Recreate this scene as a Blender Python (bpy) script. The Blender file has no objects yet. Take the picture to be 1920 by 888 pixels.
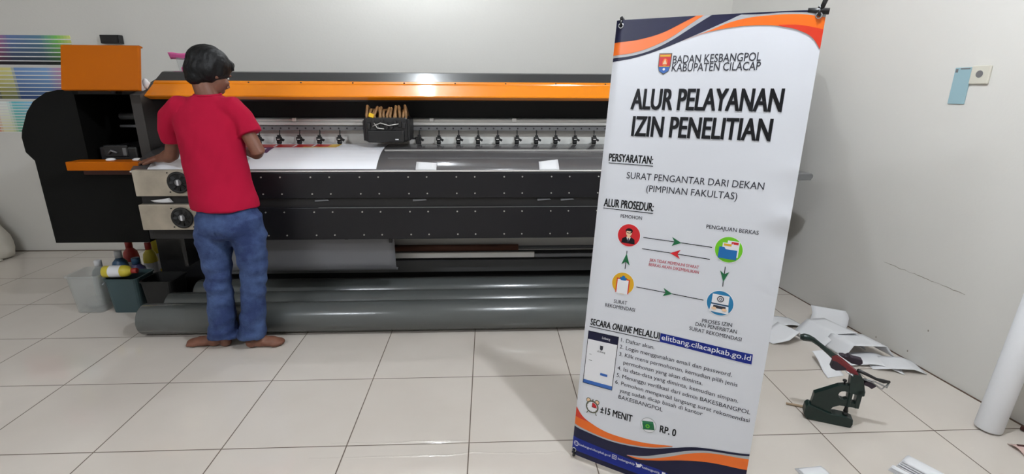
import bpy, bmesh, math, random
import numpy as np
from mathutils import Vector, Matrix, noise
from mathutils.bvhtree import BVHTree

S = bpy.context.scene
COL = S.collection
PI = math.pi
R = math.radians
random.seed(7)

# ------------------------------------------------------------------ camera
cd = bpy.data.cameras.new('camera')
cam = bpy.data.objects.new('camera', cd)
COL.objects.link(cam)
S.camera = cam
cd.sensor_fit = 'HORIZONTAL'
cd.sensor_width = 36.0
cd.lens = 36.0 * 948.6 / 1920
cd.clip_start = 0.05
fw = Vector((0.04476891, 0.95882732, -0.28043878))
rt = Vector((0.99896563, -0.04520513, 0.00491618))
up = Vector((0.0079635, 0.28036879, 0.95985932))
cam.matrix_world = Matrix(((rt.x, up.x, -fw.x, 0), (rt.y, up.y, -fw.y, 0), (rt.z, up.z, -fw.z, 1.4034), (0, 0, 0, 1)))

# ------------------------------------------------------------------ world, exposure
w = bpy.data.worlds.new('world')
S.world = w
w.use_nodes = True
w.node_tree.nodes['Background'].inputs[0].default_value = (0.8, 0.85, 0.9, 1)
w.node_tree.nodes['Background'].inputs[1].default_value = 0.3
S.view_settings.view_transform = 'Standard'
S.view_settings.look = 'None'
S.view_settings.exposure = 0.15
S.view_settings.gamma = 1.0
S.view_settings.use_curve_mapping = False
# lamp strengths (the lamps themselves are built further down, with their fixtures)
BACK_BULB = 375.0     # bulb lamp over the printer
SIDE_BULB = 1500.0     # bulb lamp over the banner
REAR_TUBE = 330.0      # tube lamp on the ceiling behind the photographer


# ------------------------------------------------------------------ materials
def lin(c):
    return tuple(((v / 255) / 12.92 if v / 255 <= 0.04045 else ((v / 255 + 0.055) / 1.055) ** 2.4) for v in c)


def mat(name, rgb, rough=0.6, metal=0.0, spec=0.5, bump=0.0, bscale=40.0, var=0.0, vscale=6.0, coat=0.0, emit=None, sss=0.0):
    m = bpy.data.materials.new(name)
    m.use_nodes = True
    nt = m.node_tree
    b = nt.nodes['Principled BSDF']
    c = lin(rgb)
    b.inputs['Base Color'].default_value = (*c, 1)
    b.inputs['Roughness'].default_value = rough
    b.inputs['Metallic'].default_value = metal
    b.inputs['Specular IOR Level'].default_value = spec
    b.inputs['Coat Weight'].default_value = coat
    b.inputs['Coat Roughness'].default_value = 0.13
    if sss:
        b.inputs['Subsurface Weight'].default_value = sss
        b.inputs['Subsurface Radius'].default_value = (0.01, 0.004, 0.002)
    if emit:
        b.inputs['Emission Color'].default_value = (*lin(emit[0]), 1)
        b.inputs['Emission Strength'].default_value = emit[1]
    tc = None
    if var or bump:
        tc = nt.nodes.new('ShaderNodeTexCoord')
    if var:
        n = nt.nodes.new('ShaderNodeTexNoise')
        n.inputs['Scale'].default_value = vscale
        n.inputs['Detail'].default_value = 5
        nt.links.new(tc.outputs['Object'], n.inputs['Vector'])
        r = nt.nodes.new('ShaderNodeValToRGB')
        r.color_ramp.elements[0].position = 0.3
        r.color_ramp.elements[1].position = 0.7
        r.color_ramp.elements[0].color = (*[v * (1 - var) for v in c], 1)
        r.color_ramp.elements[1].color = (*[min(1, v * (1 + var)) for v in c], 1)
        nt.links.new(n.outputs['Fac'], r.inputs['Fac'])
        nt.links.new(r.outputs['Color'], b.inputs['Base Color'])
    if bump:
        n2 = nt.nodes.new('ShaderNodeTexNoise')
        n2.inputs['Scale'].default_value = bscale
        n2.inputs['Detail'].default_value = 4
        nt.links.new(tc.outputs['Object'], n2.inputs['Vector'])
        bp = nt.nodes.new('ShaderNodeBump')
        bp.inputs['Strength'].default_value = bump
        bp.inputs['Distance'].default_value = 0.02
        nt.links.new(n2.outputs['Fac'], bp.inputs['Height'])
        nt.links.new(bp.outputs['Normal'], b.inputs['Normal'])
    return m


def floor_material():
    m = bpy.data.materials.new('glossy_floor_tiles')
    m.use_nodes = True
    nt = m.node_tree
    N, L = nt.nodes, nt.links
    b = N['Principled BSDF']
    tc = N.new('ShaderNodeTexCoord')
    sep = N.new('ShaderNodeSeparateXYZ')
    L.new(tc.outputs['Object'], sep.inputs[0])

    def math_(op, a, bb=None):
        n = N.new('ShaderNodeMath')
        n.operation = op
        for i, v in enumerate((a, bb)):
            if v is None:
                continue
            if isinstance(v, (int, float)):
                n.inputs[i].default_value = v
            else:
                L.new(v, n.inputs[i])
        return n.outputs[0]
    ds = []
    for ax, off in ((0, -0.0903), (1, 1.7758)):
        a = math_('SUBTRACT', sep.outputs[ax], off)
        a = math_('DIVIDE', a, 0.5)
        a = math_('ADD', a, 100.5)
        f = math_('FRACT', a)
        f = math_('SUBTRACT', f, 0.5)
        f = math_('ABSOLUTE', f)
        ds.append(math_('MULTIPLY', f, 0.5))
    d = math_('MINIMUM', ds[0], ds[1])
    g = N.new('ShaderNodeMapRange')
    g.inputs['From Min'].default_value = 0.0017
    g.inputs['From Max'].default_value = 0.0029
    L.new(d, g.inputs['Value'])
    nz = N.new('ShaderNodeTexNoise')
    nz.inputs['Scale'].default_value = 1.6
    nz.inputs['Detail'].default_value = 6
    L.new(tc.outputs['Object'], nz.inputs['Vector'])
    rp = N.new('ShaderNodeValToRGB')
    rp.color_ramp.elements[0].position = 0.3
    rp.color_ramp.elements[1].position = 0.7
    rp.color_ramp.elements[0].color = (*lin((205, 196, 186)), 1)
    rp.color_ramp.elements[1].color = (*lin((215, 207, 198)), 1)
    L.new(nz.outputs['Fac'], rp.inputs['Fac'])
    mx = N.new('ShaderNodeMix')
    mx.data_type = 'RGBA'
    mx.inputs[6].default_value = (*lin((98, 84, 72)), 1)
    L.new(g.outputs[0], mx.inputs[0])
    L.new(rp.outputs['Color'], mx.inputs[7])
    L.new(mx.outputs[2], b.inputs['Base Color'])
    ro = N.new('ShaderNodeMapRange')
    ro.inputs['To Min'].default_value = 0.7
    ro.inputs['To Max'].default_value = 0.08
    L.new(g.outputs[0], ro.inputs['Value'])
    L.new(ro.outputs[0], b.inputs['Roughness'])
    b.inputs['Specular IOR Level'].default_value = 0.5
    # tile edges dip very slightly, faces are a little wavy
    e = N.new('ShaderNodeMapRange')
    e.inputs['From Min'].default_value = 0.0
    e.inputs['From Max'].default_value = 0.006
    L.new(d, e.inputs['Value'])
    n3 = N.new('ShaderNodeTexNoise')
    n3.inputs['Scale'].default_value = 22
    n3.inputs['Detail'].default_value = 3
    L.new(tc.outputs['Object'], n3.inputs['Vector'])
    hh = math_('ADD', math_('MULTIPLY', e.outputs[0], 0.12), math_('MULTIPLY', n3.outputs['Fac'], 0.022))
    # two thin bump ridges added to catch lamp glints along one tile row
    n4 = N.new('ShaderNodeTexNoise')
    n4.inputs['Scale'].default_value = 5
    L.new(tc.outputs['Object'], n4.inputs['Vector'])
    n5 = N.new('ShaderNodeTexNoise')
    n5.inputs['Scale'].default_value = 110
    n5.inputs['Detail'].default_value = 3
    L.new(tc.outputs['Object'], n5.inputs['Vector'])
    wob = math_('MULTIPLY', math_('SUBTRACT', n4.outputs['Fac'], 0.5), 0.05)
    for yc, x0, x1 in ((1.790, -.66, -.095), (1.706, -.72, .33)):
        dy = math_('ABSOLUTE', math_('SUBTRACT', math_('ADD', sep.outputs[1], wob), yc))
        rr_ = math_('MAXIMUM', math_('SUBTRACT', 1.0, math_('DIVIDE', dy, 0.006)), 0.0)
        msk = math_('MULTIPLY', math_('GREATER_THAN', sep.outputs[0], x0), math_('LESS_THAN', sep.outputs[0], x1))
        rr_ = math_('MULTIPLY', math_('MULTIPLY', rr_, msk), math_('ADD', math_('MULTIPLY', n5.outputs['Fac'], 0.27), -0.025))
        hh = math_('ADD', hh, rr_)
    bp = N.new('ShaderNodeBump')
    bp.inputs['Strength'].default_value = 0.6
    bp.inputs['Distance'].default_value = 0.01
    L.new(hh, bp.inputs['Height'])
    L.new(bp.outputs['Normal'], b.inputs['Normal'])
    return m


def chart_material(name, stops, rows, top, bottom, gap=0.22):
    """printed colour chart: colours run along the sheet, rows get darker or paler downwards, white gaps between rows"""
    m = bpy.data.materials.new(name)
    m.use_nodes = True
    nt = m.node_tree
    N, L = nt.nodes, nt.links
    b = N['Principled BSDF']
    b.inputs['Roughness'].default_value = 0.55
    tc = N.new('ShaderNodeTexCoord')
    sep = N.new('ShaderNodeSeparateXYZ')
    L.new(tc.outputs['Generated'], sep.inputs[0])

    def math_(op, a, bb):
        n = N.new('ShaderNodeMath')
        n.operation = op
        for i, v in enumerate((a, bb)):
            if isinstance(v, (int, float)):
                n.inputs[i].default_value = v
            else:
                L.new(v, n.inputs[i])
        return n.outputs[0]

    def ramp(src, st):
        r = N.new('ShaderNodeValToRGB')
        e = r.color_ramp.elements
        while len(e) < len(st):
            e.new(0.5)
        for k, (p, c) in zip(e, st):
            k.position = p
            k.color = (*lin(c), 1)
        L.new(src, r.inputs[0])
        return r.outputs[0]

    def mix(kind, f, a, bb):
        x = N.new('ShaderNodeMix')
        x.data_type = 'RGBA'
        x.blend_type = kind
        for i, v in ((0, f), (6, a), (7, bb)):
            if isinstance(v, (float, int, tuple)):
                x.inputs[i].default_value = v
            else:
                L.new(v, x.inputs[i])
        return x.outputs[2]
    cells = math_('DIVIDE', math_('FLOOR', math_('MULTIPLY', sep.outputs[0], 34), 0), 34)
    rowi = math_('DIVIDE', math_('FLOOR', math_('MULTIPLY', sep.outputs[2], rows), 0), rows)
    base = ramp(cells, stops)
    col = mix('MULTIPLY', 1.0, base, ramp(rowi, [(0, bottom[0]), (.9, top[0])]))
    col = mix('MIX', ramp(rowi, [(0, (bottom[1],) * 3), (.9, (top[1],) * 3)]), col, (.72, .72, .70, 1))
    g = math_('LESS_THAN', math_('FRACT', math_('MULTIPLY', sep.outputs[2], rows), 0), gap)
    L.new(mix('MIX', g, col, (.72, .72, .70, 1)), b.inputs['Base Color'])
    return m


def denim_material():
    m = mat('blue_denim', (44, 66, 112), 0.85, bump=0.25, bscale=260)
    nt = m.node_tree
    N, L = nt.nodes, nt.links
    b = N['Principled BSDF']
    tc = N.new('ShaderNodeTexCoord')
    n = N.new('ShaderNodeTexNoise')
    n.inputs['Scale'].default_value = 6.5
    n.inputs['Detail'].default_value = 6
    n.inputs['Roughness'].default_value = 0.65
    L.new(tc.outputs['Object'], n.inputs['Vector'])
    r = N.new('ShaderNodeValToRGB')
    r.color_ramp.elements[0].position = 0.42
    r.color_ramp.elements[1].position = 0.82
    r.color_ramp.elements[0].color = (*lin((30, 48, 92)), 1)
    r.color_ramp.elements[1].color = (*lin((82, 106, 150)), 1)
    L.new(n.outputs['Fac'], r.inputs['Fac'])
    L.new(r.outputs['Color'], b.inputs['Base Color'])
    return m


def clear_plastic():
    m = bpy.data.materials.new('clear_plastic')
    m.use_nodes = True
    nt = m.node_tree
    b = nt.nodes['Principled BSDF']
    b.inputs['Base Color'].default_value = (*lin((200, 203, 200)), 1)
    b.inputs['Roughness'].default_value = 0.2
    t = nt.nodes.new('ShaderNodeBsdfTransparent')
    mx = nt.nodes.new('ShaderNodeMixShader')
    mx.inputs[0].default_value = 0.3
    nt.links.new(t.outputs[0], mx.inputs[1])
    nt.links.new(b.outputs[0], mx.inputs[2])
    nt.links.new(mx.outputs[0], nt.nodes['Material Output'].inputs['Surface'])
    return m


M = dict(
    floor=floor_material(),
    wall=mat('painted_wall', (214, 211, 205), 0.75, bump=0.04, bscale=60, var=0.015, vscale=1.2),
    ceiling=mat('painted_ceiling', (225, 224, 220), 0.8),
    joint=mat('dark_joint', (92, 74, 60), 0.8),
    crack=mat('wall_crack', (150, 142, 130), 0.9),
    white=mat('white_plastic', (225, 225, 220), 0.4),
    bulb2=mat('lamp_bulb_back', (255, 255, 255), 0.4, emit=((240, 248, 255), BACK_BULB)),
    tube2=mat('lamp_tube_rear', (255, 255, 255), 0.4, emit=((240, 247, 255), REAR_TUBE)),
    bulb=mat('lamp_bulb', (255, 255, 255), 0.4, emit=((240, 247, 255), SIDE_BULB)),
    black=mat('black_painted_steel', (20, 19, 21), 0.42, bump=0.02, bscale=200),
    blackgloss=mat('black_lacquer', (42, 43, 45), 0.22),
    recess=mat('black_recess', (22, 20, 21), 0.6),
    panel=mat('charcoal_panel', (19, 18, 22), 0.42, spec=0.35, var=0.08, vscale=3),
    cabinet=mat('black_cabinet', (11, 11, 10), 0.6, spec=0.12),
    orange=mat('orange_lacquer', (232, 132, 0), 0.4, spec=0.12, coat=0.6),
    orange2=mat('orange_lid', (172, 88, 0), 0.5, spec=0.12),
    silver=mat('aluminium_rail', (205, 203, 198), 0.35, metal=0.3),
    lightsteel=mat('light_steel', (216, 213, 208), 0.4, metal=0.1),
    dirtysteel=mat('stained_steel', (176, 166, 150), 0.5, metal=0.35, var=0.18, vscale=9),
    greysteel=mat('grey_steel', (112, 112, 113), 0.4, metal=0.2),
    postgrey=mat('grey_end_plate', (52, 49, 47), 0.5),
    platen=mat('platen_steel', (100, 98, 99), 0.22, metal=0.2, var=0.05, vscale=2),
    screw=mat('screw_steel', (190, 188, 182), 0.3, metal=0.5),
    rubber=mat('black_rubber', (18, 18, 18), 0.55),
    tan=mat('brass_tubes', (140, 104, 66), 0.5, var=0.3, vscale=40),
    core=mat('brown_core', (112, 72, 56), 0.7),
    vinylw=mat('white_vinyl', (246, 247, 252), 0.28),
    vinylg=mat('grey_vinyl', (104, 104, 107), 0.4),
    rollg=mat('grey_vinyl_roll', (82, 85, 84), 0.26, var=0.05, vscale=2, bump=0.05, bscale=7, coat=0.3),
    rollend=mat('roll_end', (112, 112, 108), 0.6),
    paper=mat('white_paper', (228, 228, 230), 0.6),
    red=mat('print_red', (200, 36, 34), 0.35),
    yellow=mat('print_yellow', (235, 190, 40), 0.35),
    violet=mat('print_violet', (92, 40, 90), 0.35),
    shirt=mat('crimson_cotton', (164, 14, 50), 0.9, spec=0.2, bump=0.08, bscale=300),
    denim=denim_material(),
    skin=mat('brown_skin', (116, 74, 56), 0.55, sss=0.06, var=0.05, vscale=20),
    hair=mat('black_hair', (10, 10, 12), 0.5, spec=0.25, bump=0.12, bscale=120),
    eyew=mat('eye_white', (230, 225, 220), 0.2),
    iris=mat('dark_iris', (25, 16, 12), 0.2),
    teal=mat('dark_teal_plastic', (58, 78, 82), 0.45),
    clear=clear_plastic(),
    blue=mat('blue_ink_bottle', (56, 90, 122), 0.4),
    redp=mat('red_ink_bottle', (168, 50, 46), 0.4),
    yel=mat('yellow_ink_bottle', (214, 196, 62), 0.4),
    pur=mat('violet_ink_bottle', (78, 72, 112), 0.4),
    greyp=mat('grey_ink_bottle', (120, 126, 128), 0.4),
    pink=mat('pink_paper', (240, 110, 175), 0.6),
    green=mat('dark_green_enamel', (15, 36, 32), 0.35, var=0.12, vscale=30),
    dred=mat('dark_red_paint', (112, 26, 34), 0.4),
    plum=mat('plum_black_rubber', (40, 28, 42), 0.5),
    bluepaper=mat('blue_grey_card', (146, 176, 184), 0.55),
    cream=mat('cream_plastic', (206, 202, 188), 0.4),
    tanwood=mat('tan_stick', (176, 152, 126), 0.6),
    brownred=mat('brown_strap', (70, 32, 26), 0.6),
    pinkish=mat('pale_pink_card', (206, 176, 168), 0.6),
    bag=mat('off_white_sack', (196, 190, 178), 0.6),
    pole=mat('black_pole', (20, 20, 22), 0.4),
    steel=mat('steel_ring', (180, 182, 185), 0.25, metal=0.8),
)
# inks of the banner print
INK = dict(
    white=mat('banner_white', (226, 228, 235), 0.33, var=0.01, vscale=2),
    pale=mat('banner_pale_blue', (206, 216, 226), 0.33),
    navy=mat('banner_navy', (27, 28, 56), 0.35, spec=0.25), orange=mat('banner_orange', (240, 112, 28), 0.3),
    red=mat('banner_red', (216, 58, 34), 0.3), grey=mat('banner_grey', (176, 178, 182), 0.3),
    black=mat('banner_black', (20, 20, 24), 0.35, spec=0.22), text=mat('banner_text_grey', (58, 58, 66), 0.35, spec=0.22),
    blue=mat('banner_blue', (26, 42, 132), 0.3, spec=0.22), shadow=mat('banner_letter_shadow', (170, 174, 184), 0.35),
    crimson=mat('banner_crimson', (206, 28, 38), 0.3), lime=mat('banner_lime', (110, 200, 24), 0.3),
    amber=mat('banner_amber', (226, 172, 28), 0.3), azure=mat('banner_azure', (28, 124, 176), 0.3),
    arrow=mat('banner_arrow_green', (16, 106, 62), 0.3), rtext=mat('banner_red_text', (186, 40, 62), 0.35),
    skin=mat('banner_skin', (244, 206, 168), 0.35), paper=mat('banner_paper', (240, 240, 244), 0.33),
    folder=mat('banner_folder', (12, 104, 172), 0.3), bar=mat('banner_bar_blue', (48, 100, 180), 0.3),
    olive=mat('banner_olive', (92, 92, 74), 0.35), money=mat('banner_money', (26, 116, 74), 0.3),
)


# ------------------------------------------------------------------ mesh builder
class MB:
    def __init__(self):
        self.v, self.f, self.m, self.s = [], [], [], []

    def add(self, vs, fs, m=0, smooth=False):
        o = len(self.v)
        self.v += [tuple(q) for q in vs]
        for f in fs:
            self.f.append(tuple(i + o for i in f))
            self.m.append(m)
            self.s.append(smooth)
        return self

    def box(self, x0, x1, y0, y1, z0, z1, m=0, b=0.0):
        return self.obox(Vector(((x0 + x1) / 2, (y0 + y1) / 2, (z0 + z1) / 2)), Matrix.Identity(3), ((x1 - x0) / 2, (y1 - y0) / 2, (z1 - z0) / 2), m, b)

    def obox(self, c, rot, h, m=0, b=0.0):
        bm = bmesh.new()
        bmesh.ops.create_cube(bm, size=2)
        for q in bm.verts:
            q.co = Vector((q.co.x * h[0], q.co.y * h[1], q.co.z * h[2]))
        if b:
            bmesh.ops.bevel(bm, geom=list(bm.edges), offset=b, segments=2, profile=0.5, affect='EDGES')
        c = Vector(c)
        self.bm(bm, m, lambda q: rot @ q + c)
        return self

    def bm(self, bm, m=0, fn=None, smooth=False):
        bm.verts.index_update()
        vs = [(fn(q.co) if fn else q.co) for q in bm.verts]
        fs = [[q.index for q in f.verts] for f in bm.faces]
        bm.free()
        return self.add(vs, fs, m, smooth)

    def tube(self, pts, rad, n=12, m=0, caps=True, smooth=True, flat=1.0, upv=None):
        pts = [Vector(q) for q in pts]
        if isinstance(rad, (int, float)):
            rad = [rad] * len(pts)
        vs, fs = [], []
        ref = Vector(upv) if upv else None
        prev = None
        for i, q in enumerate(pts):
            t = (pts[min(i + 1, len(pts) - 1)] - pts[max(i - 1, 0)]).normalized()
            if prev is None:
                a = ref if ref else (Vector((0, 0, 1)) if abs(t.z) < 0.9 else Vector((1, 0, 0)))
            else:
                a = prev
            a = (a - t * a.dot(t)).normalized()
            prev = a
            bb = t.cross(a)
            for k in range(n):
                th = 2 * PI * k / n
                vs.append(q + a * math.cos(th) * rad[i] * flat + bb * math.sin(th) * rad[i])
        for i in range(len(pts) - 1):
            for k in range(n):
                k2 = (k + 1) % n
                fs.append((i * n + k, i * n + k2, (i + 1) * n + k2, (i + 1) * n + k))
        self.add(vs, fs, m, smooth)
        if caps:
            self.add(vs[:n], [tuple(range(n))[::-1]], m)
            self.add(vs[-n:], [tuple(range(n))], m)
        return self

    def prism(self, poly, fn, d0, d1, m=0):
        """poly: list of (a,b); fn(a,b,d) -> point"""
        n = len(poly)
        vs = [fn(a, b, d0) for a, b in poly] + [fn(a, b, d1) for a, b in poly]
        fs = [(i, (i + 1) % n, n + (i + 1) % n, n + i) for i in range(n)]
        fs += [tuple(range(n))[::-1], tuple(range(n, 2 * n))]
        return self.add(vs, fs, m)

    def lathe(self, prof, c=(0, 0, 0), n=24, m=0, axis='z', smooth=True):
        vs, fs = [], []
        c = Vector(c)
        for r, h in prof:
            for k in range(n):
                th = 2 * PI * k / n
                a, bb = r * math.cos(th), r * math.sin(th)
                q = {'z': (a, bb, h), 'x': (h, a, bb), 'y': (a, h, bb)}[axis]
                vs.append(c + Vector(q))
        for i in range(len(prof) - 1):
            for k in range(n):
                k2 = (k + 1) % n
                fs.append((i * n + k, i * n + k2, (i + 1) * n + k2, (i + 1) * n + k))
        self.add(vs, fs, m, smooth)
        self.add(vs[:n], [tuple(range(n))], m)
        self.add(vs[-n:], [tuple(range(n))], m)
        return self

    def ell(self, c, r, m=0, rot=None, seg=20):
        bm = bmesh.new()
        bmesh.ops.create_uvsphere(bm, u_segments=seg, v_segments=max(8, seg // 2), radius=1)
        c = Vector(c)
        rot = rot or Matrix.Identity(3)
        return self.bm(bm, m, lambda q: c + rot @ Vector((q.x * r[0], q.y * r[1], q.z * r[2])), True)

    def grid(self, fn, nu, nv, m=0, smooth=True, thick=0.0):
        vs = [Vector(fn(i / nu, j / nv)) for j in range(nv + 1) for i in range(nu + 1)]
        fs = [(j * (nu + 1) + i, j * (nu + 1) + i + 1, (j + 1) * (nu + 1) + i + 1, (j + 1) * (nu + 1) + i) for j in range(nv) for i in range(nu)]
        if not thick:
            return self.add(vs, fs, m, smooth)
        nrm = [Vector((0, 0, 0)) for _ in vs]
        for f in fs:
            q = (vs[f[1]] - vs[f[0]]).cross(vs[f[3]] - vs[f[0]])
            for i in f:
                nrm[i] += q
        bk = [a - (q.normalized() if q.length > 1e-12 else Vector((0, 0, 1))) * thick for a, q in zip(vs, nrm)]
        n = len(vs)
        allf = fs + [tuple(i + n for i in f[::-1]) for f in fs]
        rim = [i for i in range(nu + 1)] + [j * (nu + 1) + nu for j in range(1, nv + 1)] + [nv * (nu + 1) + i for i in range(nu - 1, -1, -1)] + [j * (nu + 1) for j in range(nv - 1, 0, -1)]
        for a, bb in zip(rim, rim[1:] + rim[:1]):
            allf.append((a, a + n, bb + n, bb))
        return self.add(vs + bk, allf, m, smooth)

    def build(self, name, mats, parent=None, recalc=True):
        if not isinstance(mats, (list, tuple)):
            mats = [mats]
        me = bpy.data.meshes.new(name)
        vs = np.array([tuple(q) for q in self.v], dtype=float)
        if parent is None:
            lo, hi = vs.min(0), vs.max(0)
            loc = Vector(((lo[0] + hi[0]) / 2, (lo[1] + hi[1]) / 2, lo[2]))
        else:
            loc = root_loc(parent)
        me.from_pydata([tuple(Vector(q) - loc) for q in vs], [], self.f)
        for q in mats:
            me.materials.append(q)
        me.polygons.foreach_set('material_index', self.m)
        me.polygons.foreach_set('use_smooth', self.s)
        if recalc:
            bm = bmesh.new()
            bm.from_mesh(me)
            bmesh.ops.remove_doubles(bm, verts=bm.verts, dist=1e-6)
            bmesh.ops.recalc_face_normals(bm, faces=bm.faces)
            bm.to_mesh(me)
            bm.free()
        me.update()
        o = bpy.data.objects.new(name, me)
        COL.objects.link(o)
        if parent is None:
            o.location = loc
        else:
            o.parent = parent
        return o


def root_loc(o):
    while o.parent:
        o = o.parent
    return o.location.copy() if not o.get('_frame') else Vector((0, 0, 0))


def tag(o, label, cat, group=None):
    o['label'] = label
    o['category'] = cat
    if group:
        o['group'] = group
    return o


def thing(name, label, cat, loc=(0, 0, 0), group=None):
    o = bpy.data.objects.new(name, None)
    o.empty_display_size = 0.1
    COL.objects.link(o)
    o.location = loc
    return tag(o, label, cat, group)


def struct(o):
    o['kind'] = 'structure'
    return o


def copy_part(src, parent, delta):
    """copy of a part and its sub-parts, shifted by delta"""
    c = src.copy()
    COL.objects.link(c)
    c.parent = parent
    c.location = src.location + Vector(delta)
    for ch in src.children:
        d = ch.copy()
        COL.objects.link(d)
        d.parent = c
    return c


# ================================================================== SETTING
ZC = 2.95
WA, WB = Vector((2.142, 3.478, 0)), Vector((2.304, 2.016, 0))      # foot of the right wall
WD = (WB - WA).normalized()                                        # along the wall towards the camera
WN = Vector((WD.y, -WD.x, 0))                                      # into the room
if WN.x > 0:
    WN = -WN


def on_wall(s, z, d=0.0):          # s metres from WA along the right wall, z up, d off the wall
    return WA + WD * s + WN * d + Vector((0, 0, z))


fl = MB().box(-6.2, 3.6, -2.6, 5.0, -0.12, 0.0)
o = fl.build('floor', M['floor'])
me = o.data                                                         # keep tile coordinates equal to room coordinates
off = o.location.copy()
for q in me.vertices:
    q.co += off
o.location = (0, 0, 0)
struct(o)
struct(MB().box(-6.2, 2.20, 4.48, 4.62, 0, ZC).build('wall_back', M['wall']))
wr = MB()
P = [on_wall(-1.35, 0), on_wall(6.0, 0), on_wall(6.0, 0, -0.14), on_wall(-1.35, 0, -0.14)]
wr.add(P + [q + Vector((0, 0, ZC)) for q in P], [(0, 1, 2, 3), (4, 5, 6, 7), (0, 1, 5, 4), (1, 2, 6, 5), (2, 3, 7, 6), (3, 0, 4, 7)])
# hairline crack in the plaster
cr = []
random.seed(3)
cs, cz0, cs1, cz1 = 0.862, 0.474, 1.326, 0.4645
for i in range(25):
    t = i / 24
    cr.append((cs + (cs1 - cs) * t, cz0 + (cz1 - cz0) * t + random.uniform(-.003, .003), 0.0012 * (0.35 + abs(math.sin(t * 9)) * 1.0)))
vs, fs = [], []
for s, z, h in cr:
    vs += [on_wall(s, z - h, 0.0008), on_wall(s, z + h, 0.0008)]
for i in range(24):
    fs.append((2 * i, 2 * i + 2, 2 * i + 3, 2 * i + 1))
wr.add(vs, fs, 1)
for s, z in ((1.20, 0.21), (0.92, 0.03), (1.12, 0.05)):
    wr.add([on_wall(s + .004 * math.cos(a), z + .006 * math.sin(a), .0008) for a in np.linspace(0, 2 * PI, 9)[:-1]], [tuple(range(8))], 1)
struct(wr.build('wall_right', [M['wall'], M['crack']]))
struct(MB().box(-6.2, -6.05, -2.6, 4.62, 0, ZC).build('wall_left', M['wall']))
struct(MB().box(-6.2, 3.6, -2.6, -2.45, 0, ZC).build('wall_front', M['wall']))
struct(MB().box(-6.2, 3.6, -2.6, 5.0, ZC, ZC + .12).build('ceiling', M['ceiling']))
# dark mortar joints where the floor meets the walls
j = MB()
a, b2 = on_wall(-1.1, 0.0, 0.0), on_wall(5.5, 0, 0.0)
q = [a, b2, b2 + WN * .010, a + WN * .006]
j.add(q + [k + Vector((0, 0, .0035)) for k in q], [(0, 1, 2, 3), (4, 5, 6, 7), (0, 1, 5, 4), (1, 2, 6, 5), (2, 3, 7, 6), (3, 0, 4, 7)])
struct(j.build('trim_1', M['joint']))
struct(MB().box(-6.05, 2.0, 4.468, 4.48, 0, .004).build('trim_2', M['joint']))

# ---- lamps of the room
def batten(label, c, length, yo, tmat, axis='x'):
    t = thing('tube_lamp', label, 'lamp', c)
    c = Vector(c)
    hb = MB()
    if axis == 'x':
        hb.box(c.x - length / 2 - .03, c.x + length / 2 + .03, c.y, c.y + .035, c.z - .035, c.z + .05, b=.006)
        for s in (-1, 1):
            hb.box(c.x + s * (length / 2 + .015) - .012, c.x + s * (length / 2 + .015) + .012, c.y + yo - .016, c.y + .01, c.z - .016, c.z + .016, b=.004)
        tb = MB().tube([(c.x - length / 2, c.y + yo, c.z), (c.x + length / 2, c.y + yo, c.z)], .013, 16)
    else:
        hb.box(c.x - length / 2 - .03, c.x + length / 2 + .03, c.y - .04, c.y + .04, c.z, c.z + .04, b=.006)
        for s in (-1, 1):
            hb.box(c.x + s * (length / 2 + .015) - .012, c.x + s * (length / 2 + .015) + .012, c.y - .016, c.y + .016, c.z + yo - .016, c.z + .01, b=.004)
        tb = MB().tube([(c.x - length / 2, c.y, c.z + yo), (c.x + length / 2, c.y, c.z + yo)], .013, 16)
    hb.build('housing', M['white'], t)
    tb.build('tube', tmat, t)


batten('white batten tube lamp on the ceiling behind the viewer', (-2.6, -0.3, ZC - .04), 1.2, -.03, M['tube2'], 'z')


def bulb_lamp(x, y, m, label):
    t = thing('bulb_lamp', label, 'lamp', (x, y, ZC))
    MB().lathe([(.055, ZC), (.055, ZC - .02), (.03, ZC - .035), (.022, ZC - .06)], (x, y, 0)).build('lamp_holder', M['white'], t)
    MB().lathe([(.02, ZC - .06), (.024, ZC - .075), (.036, ZC - .10), (.04, ZC - .13), (.032, ZC - .16), (.012, ZC - .175)], (x, y, 0)).build('bulb', m, t)


bulb_lamp(.84, 1.28, M['bulb'], 'white ceiling bulb lamp over the standing banner')
bulb_lamp(-.56, 3.95, M['bulb2'], 'white ceiling bulb lamp over the back of the printer')

# ================================================================== PRINTER
XL, XR = -2.03, 1.72
PR = thing('large_format_printer', 'wide black and orange vinyl printer along the back of the room', 'printer', (-.2, 3.35, 0))
yz = lambda a, b, d: (d, a, b)


def extr(poly, x0, x1, name, m, parent=PR):
    return MB().prism(poly, yz, x0, x1).build(name, m, parent)


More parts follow.
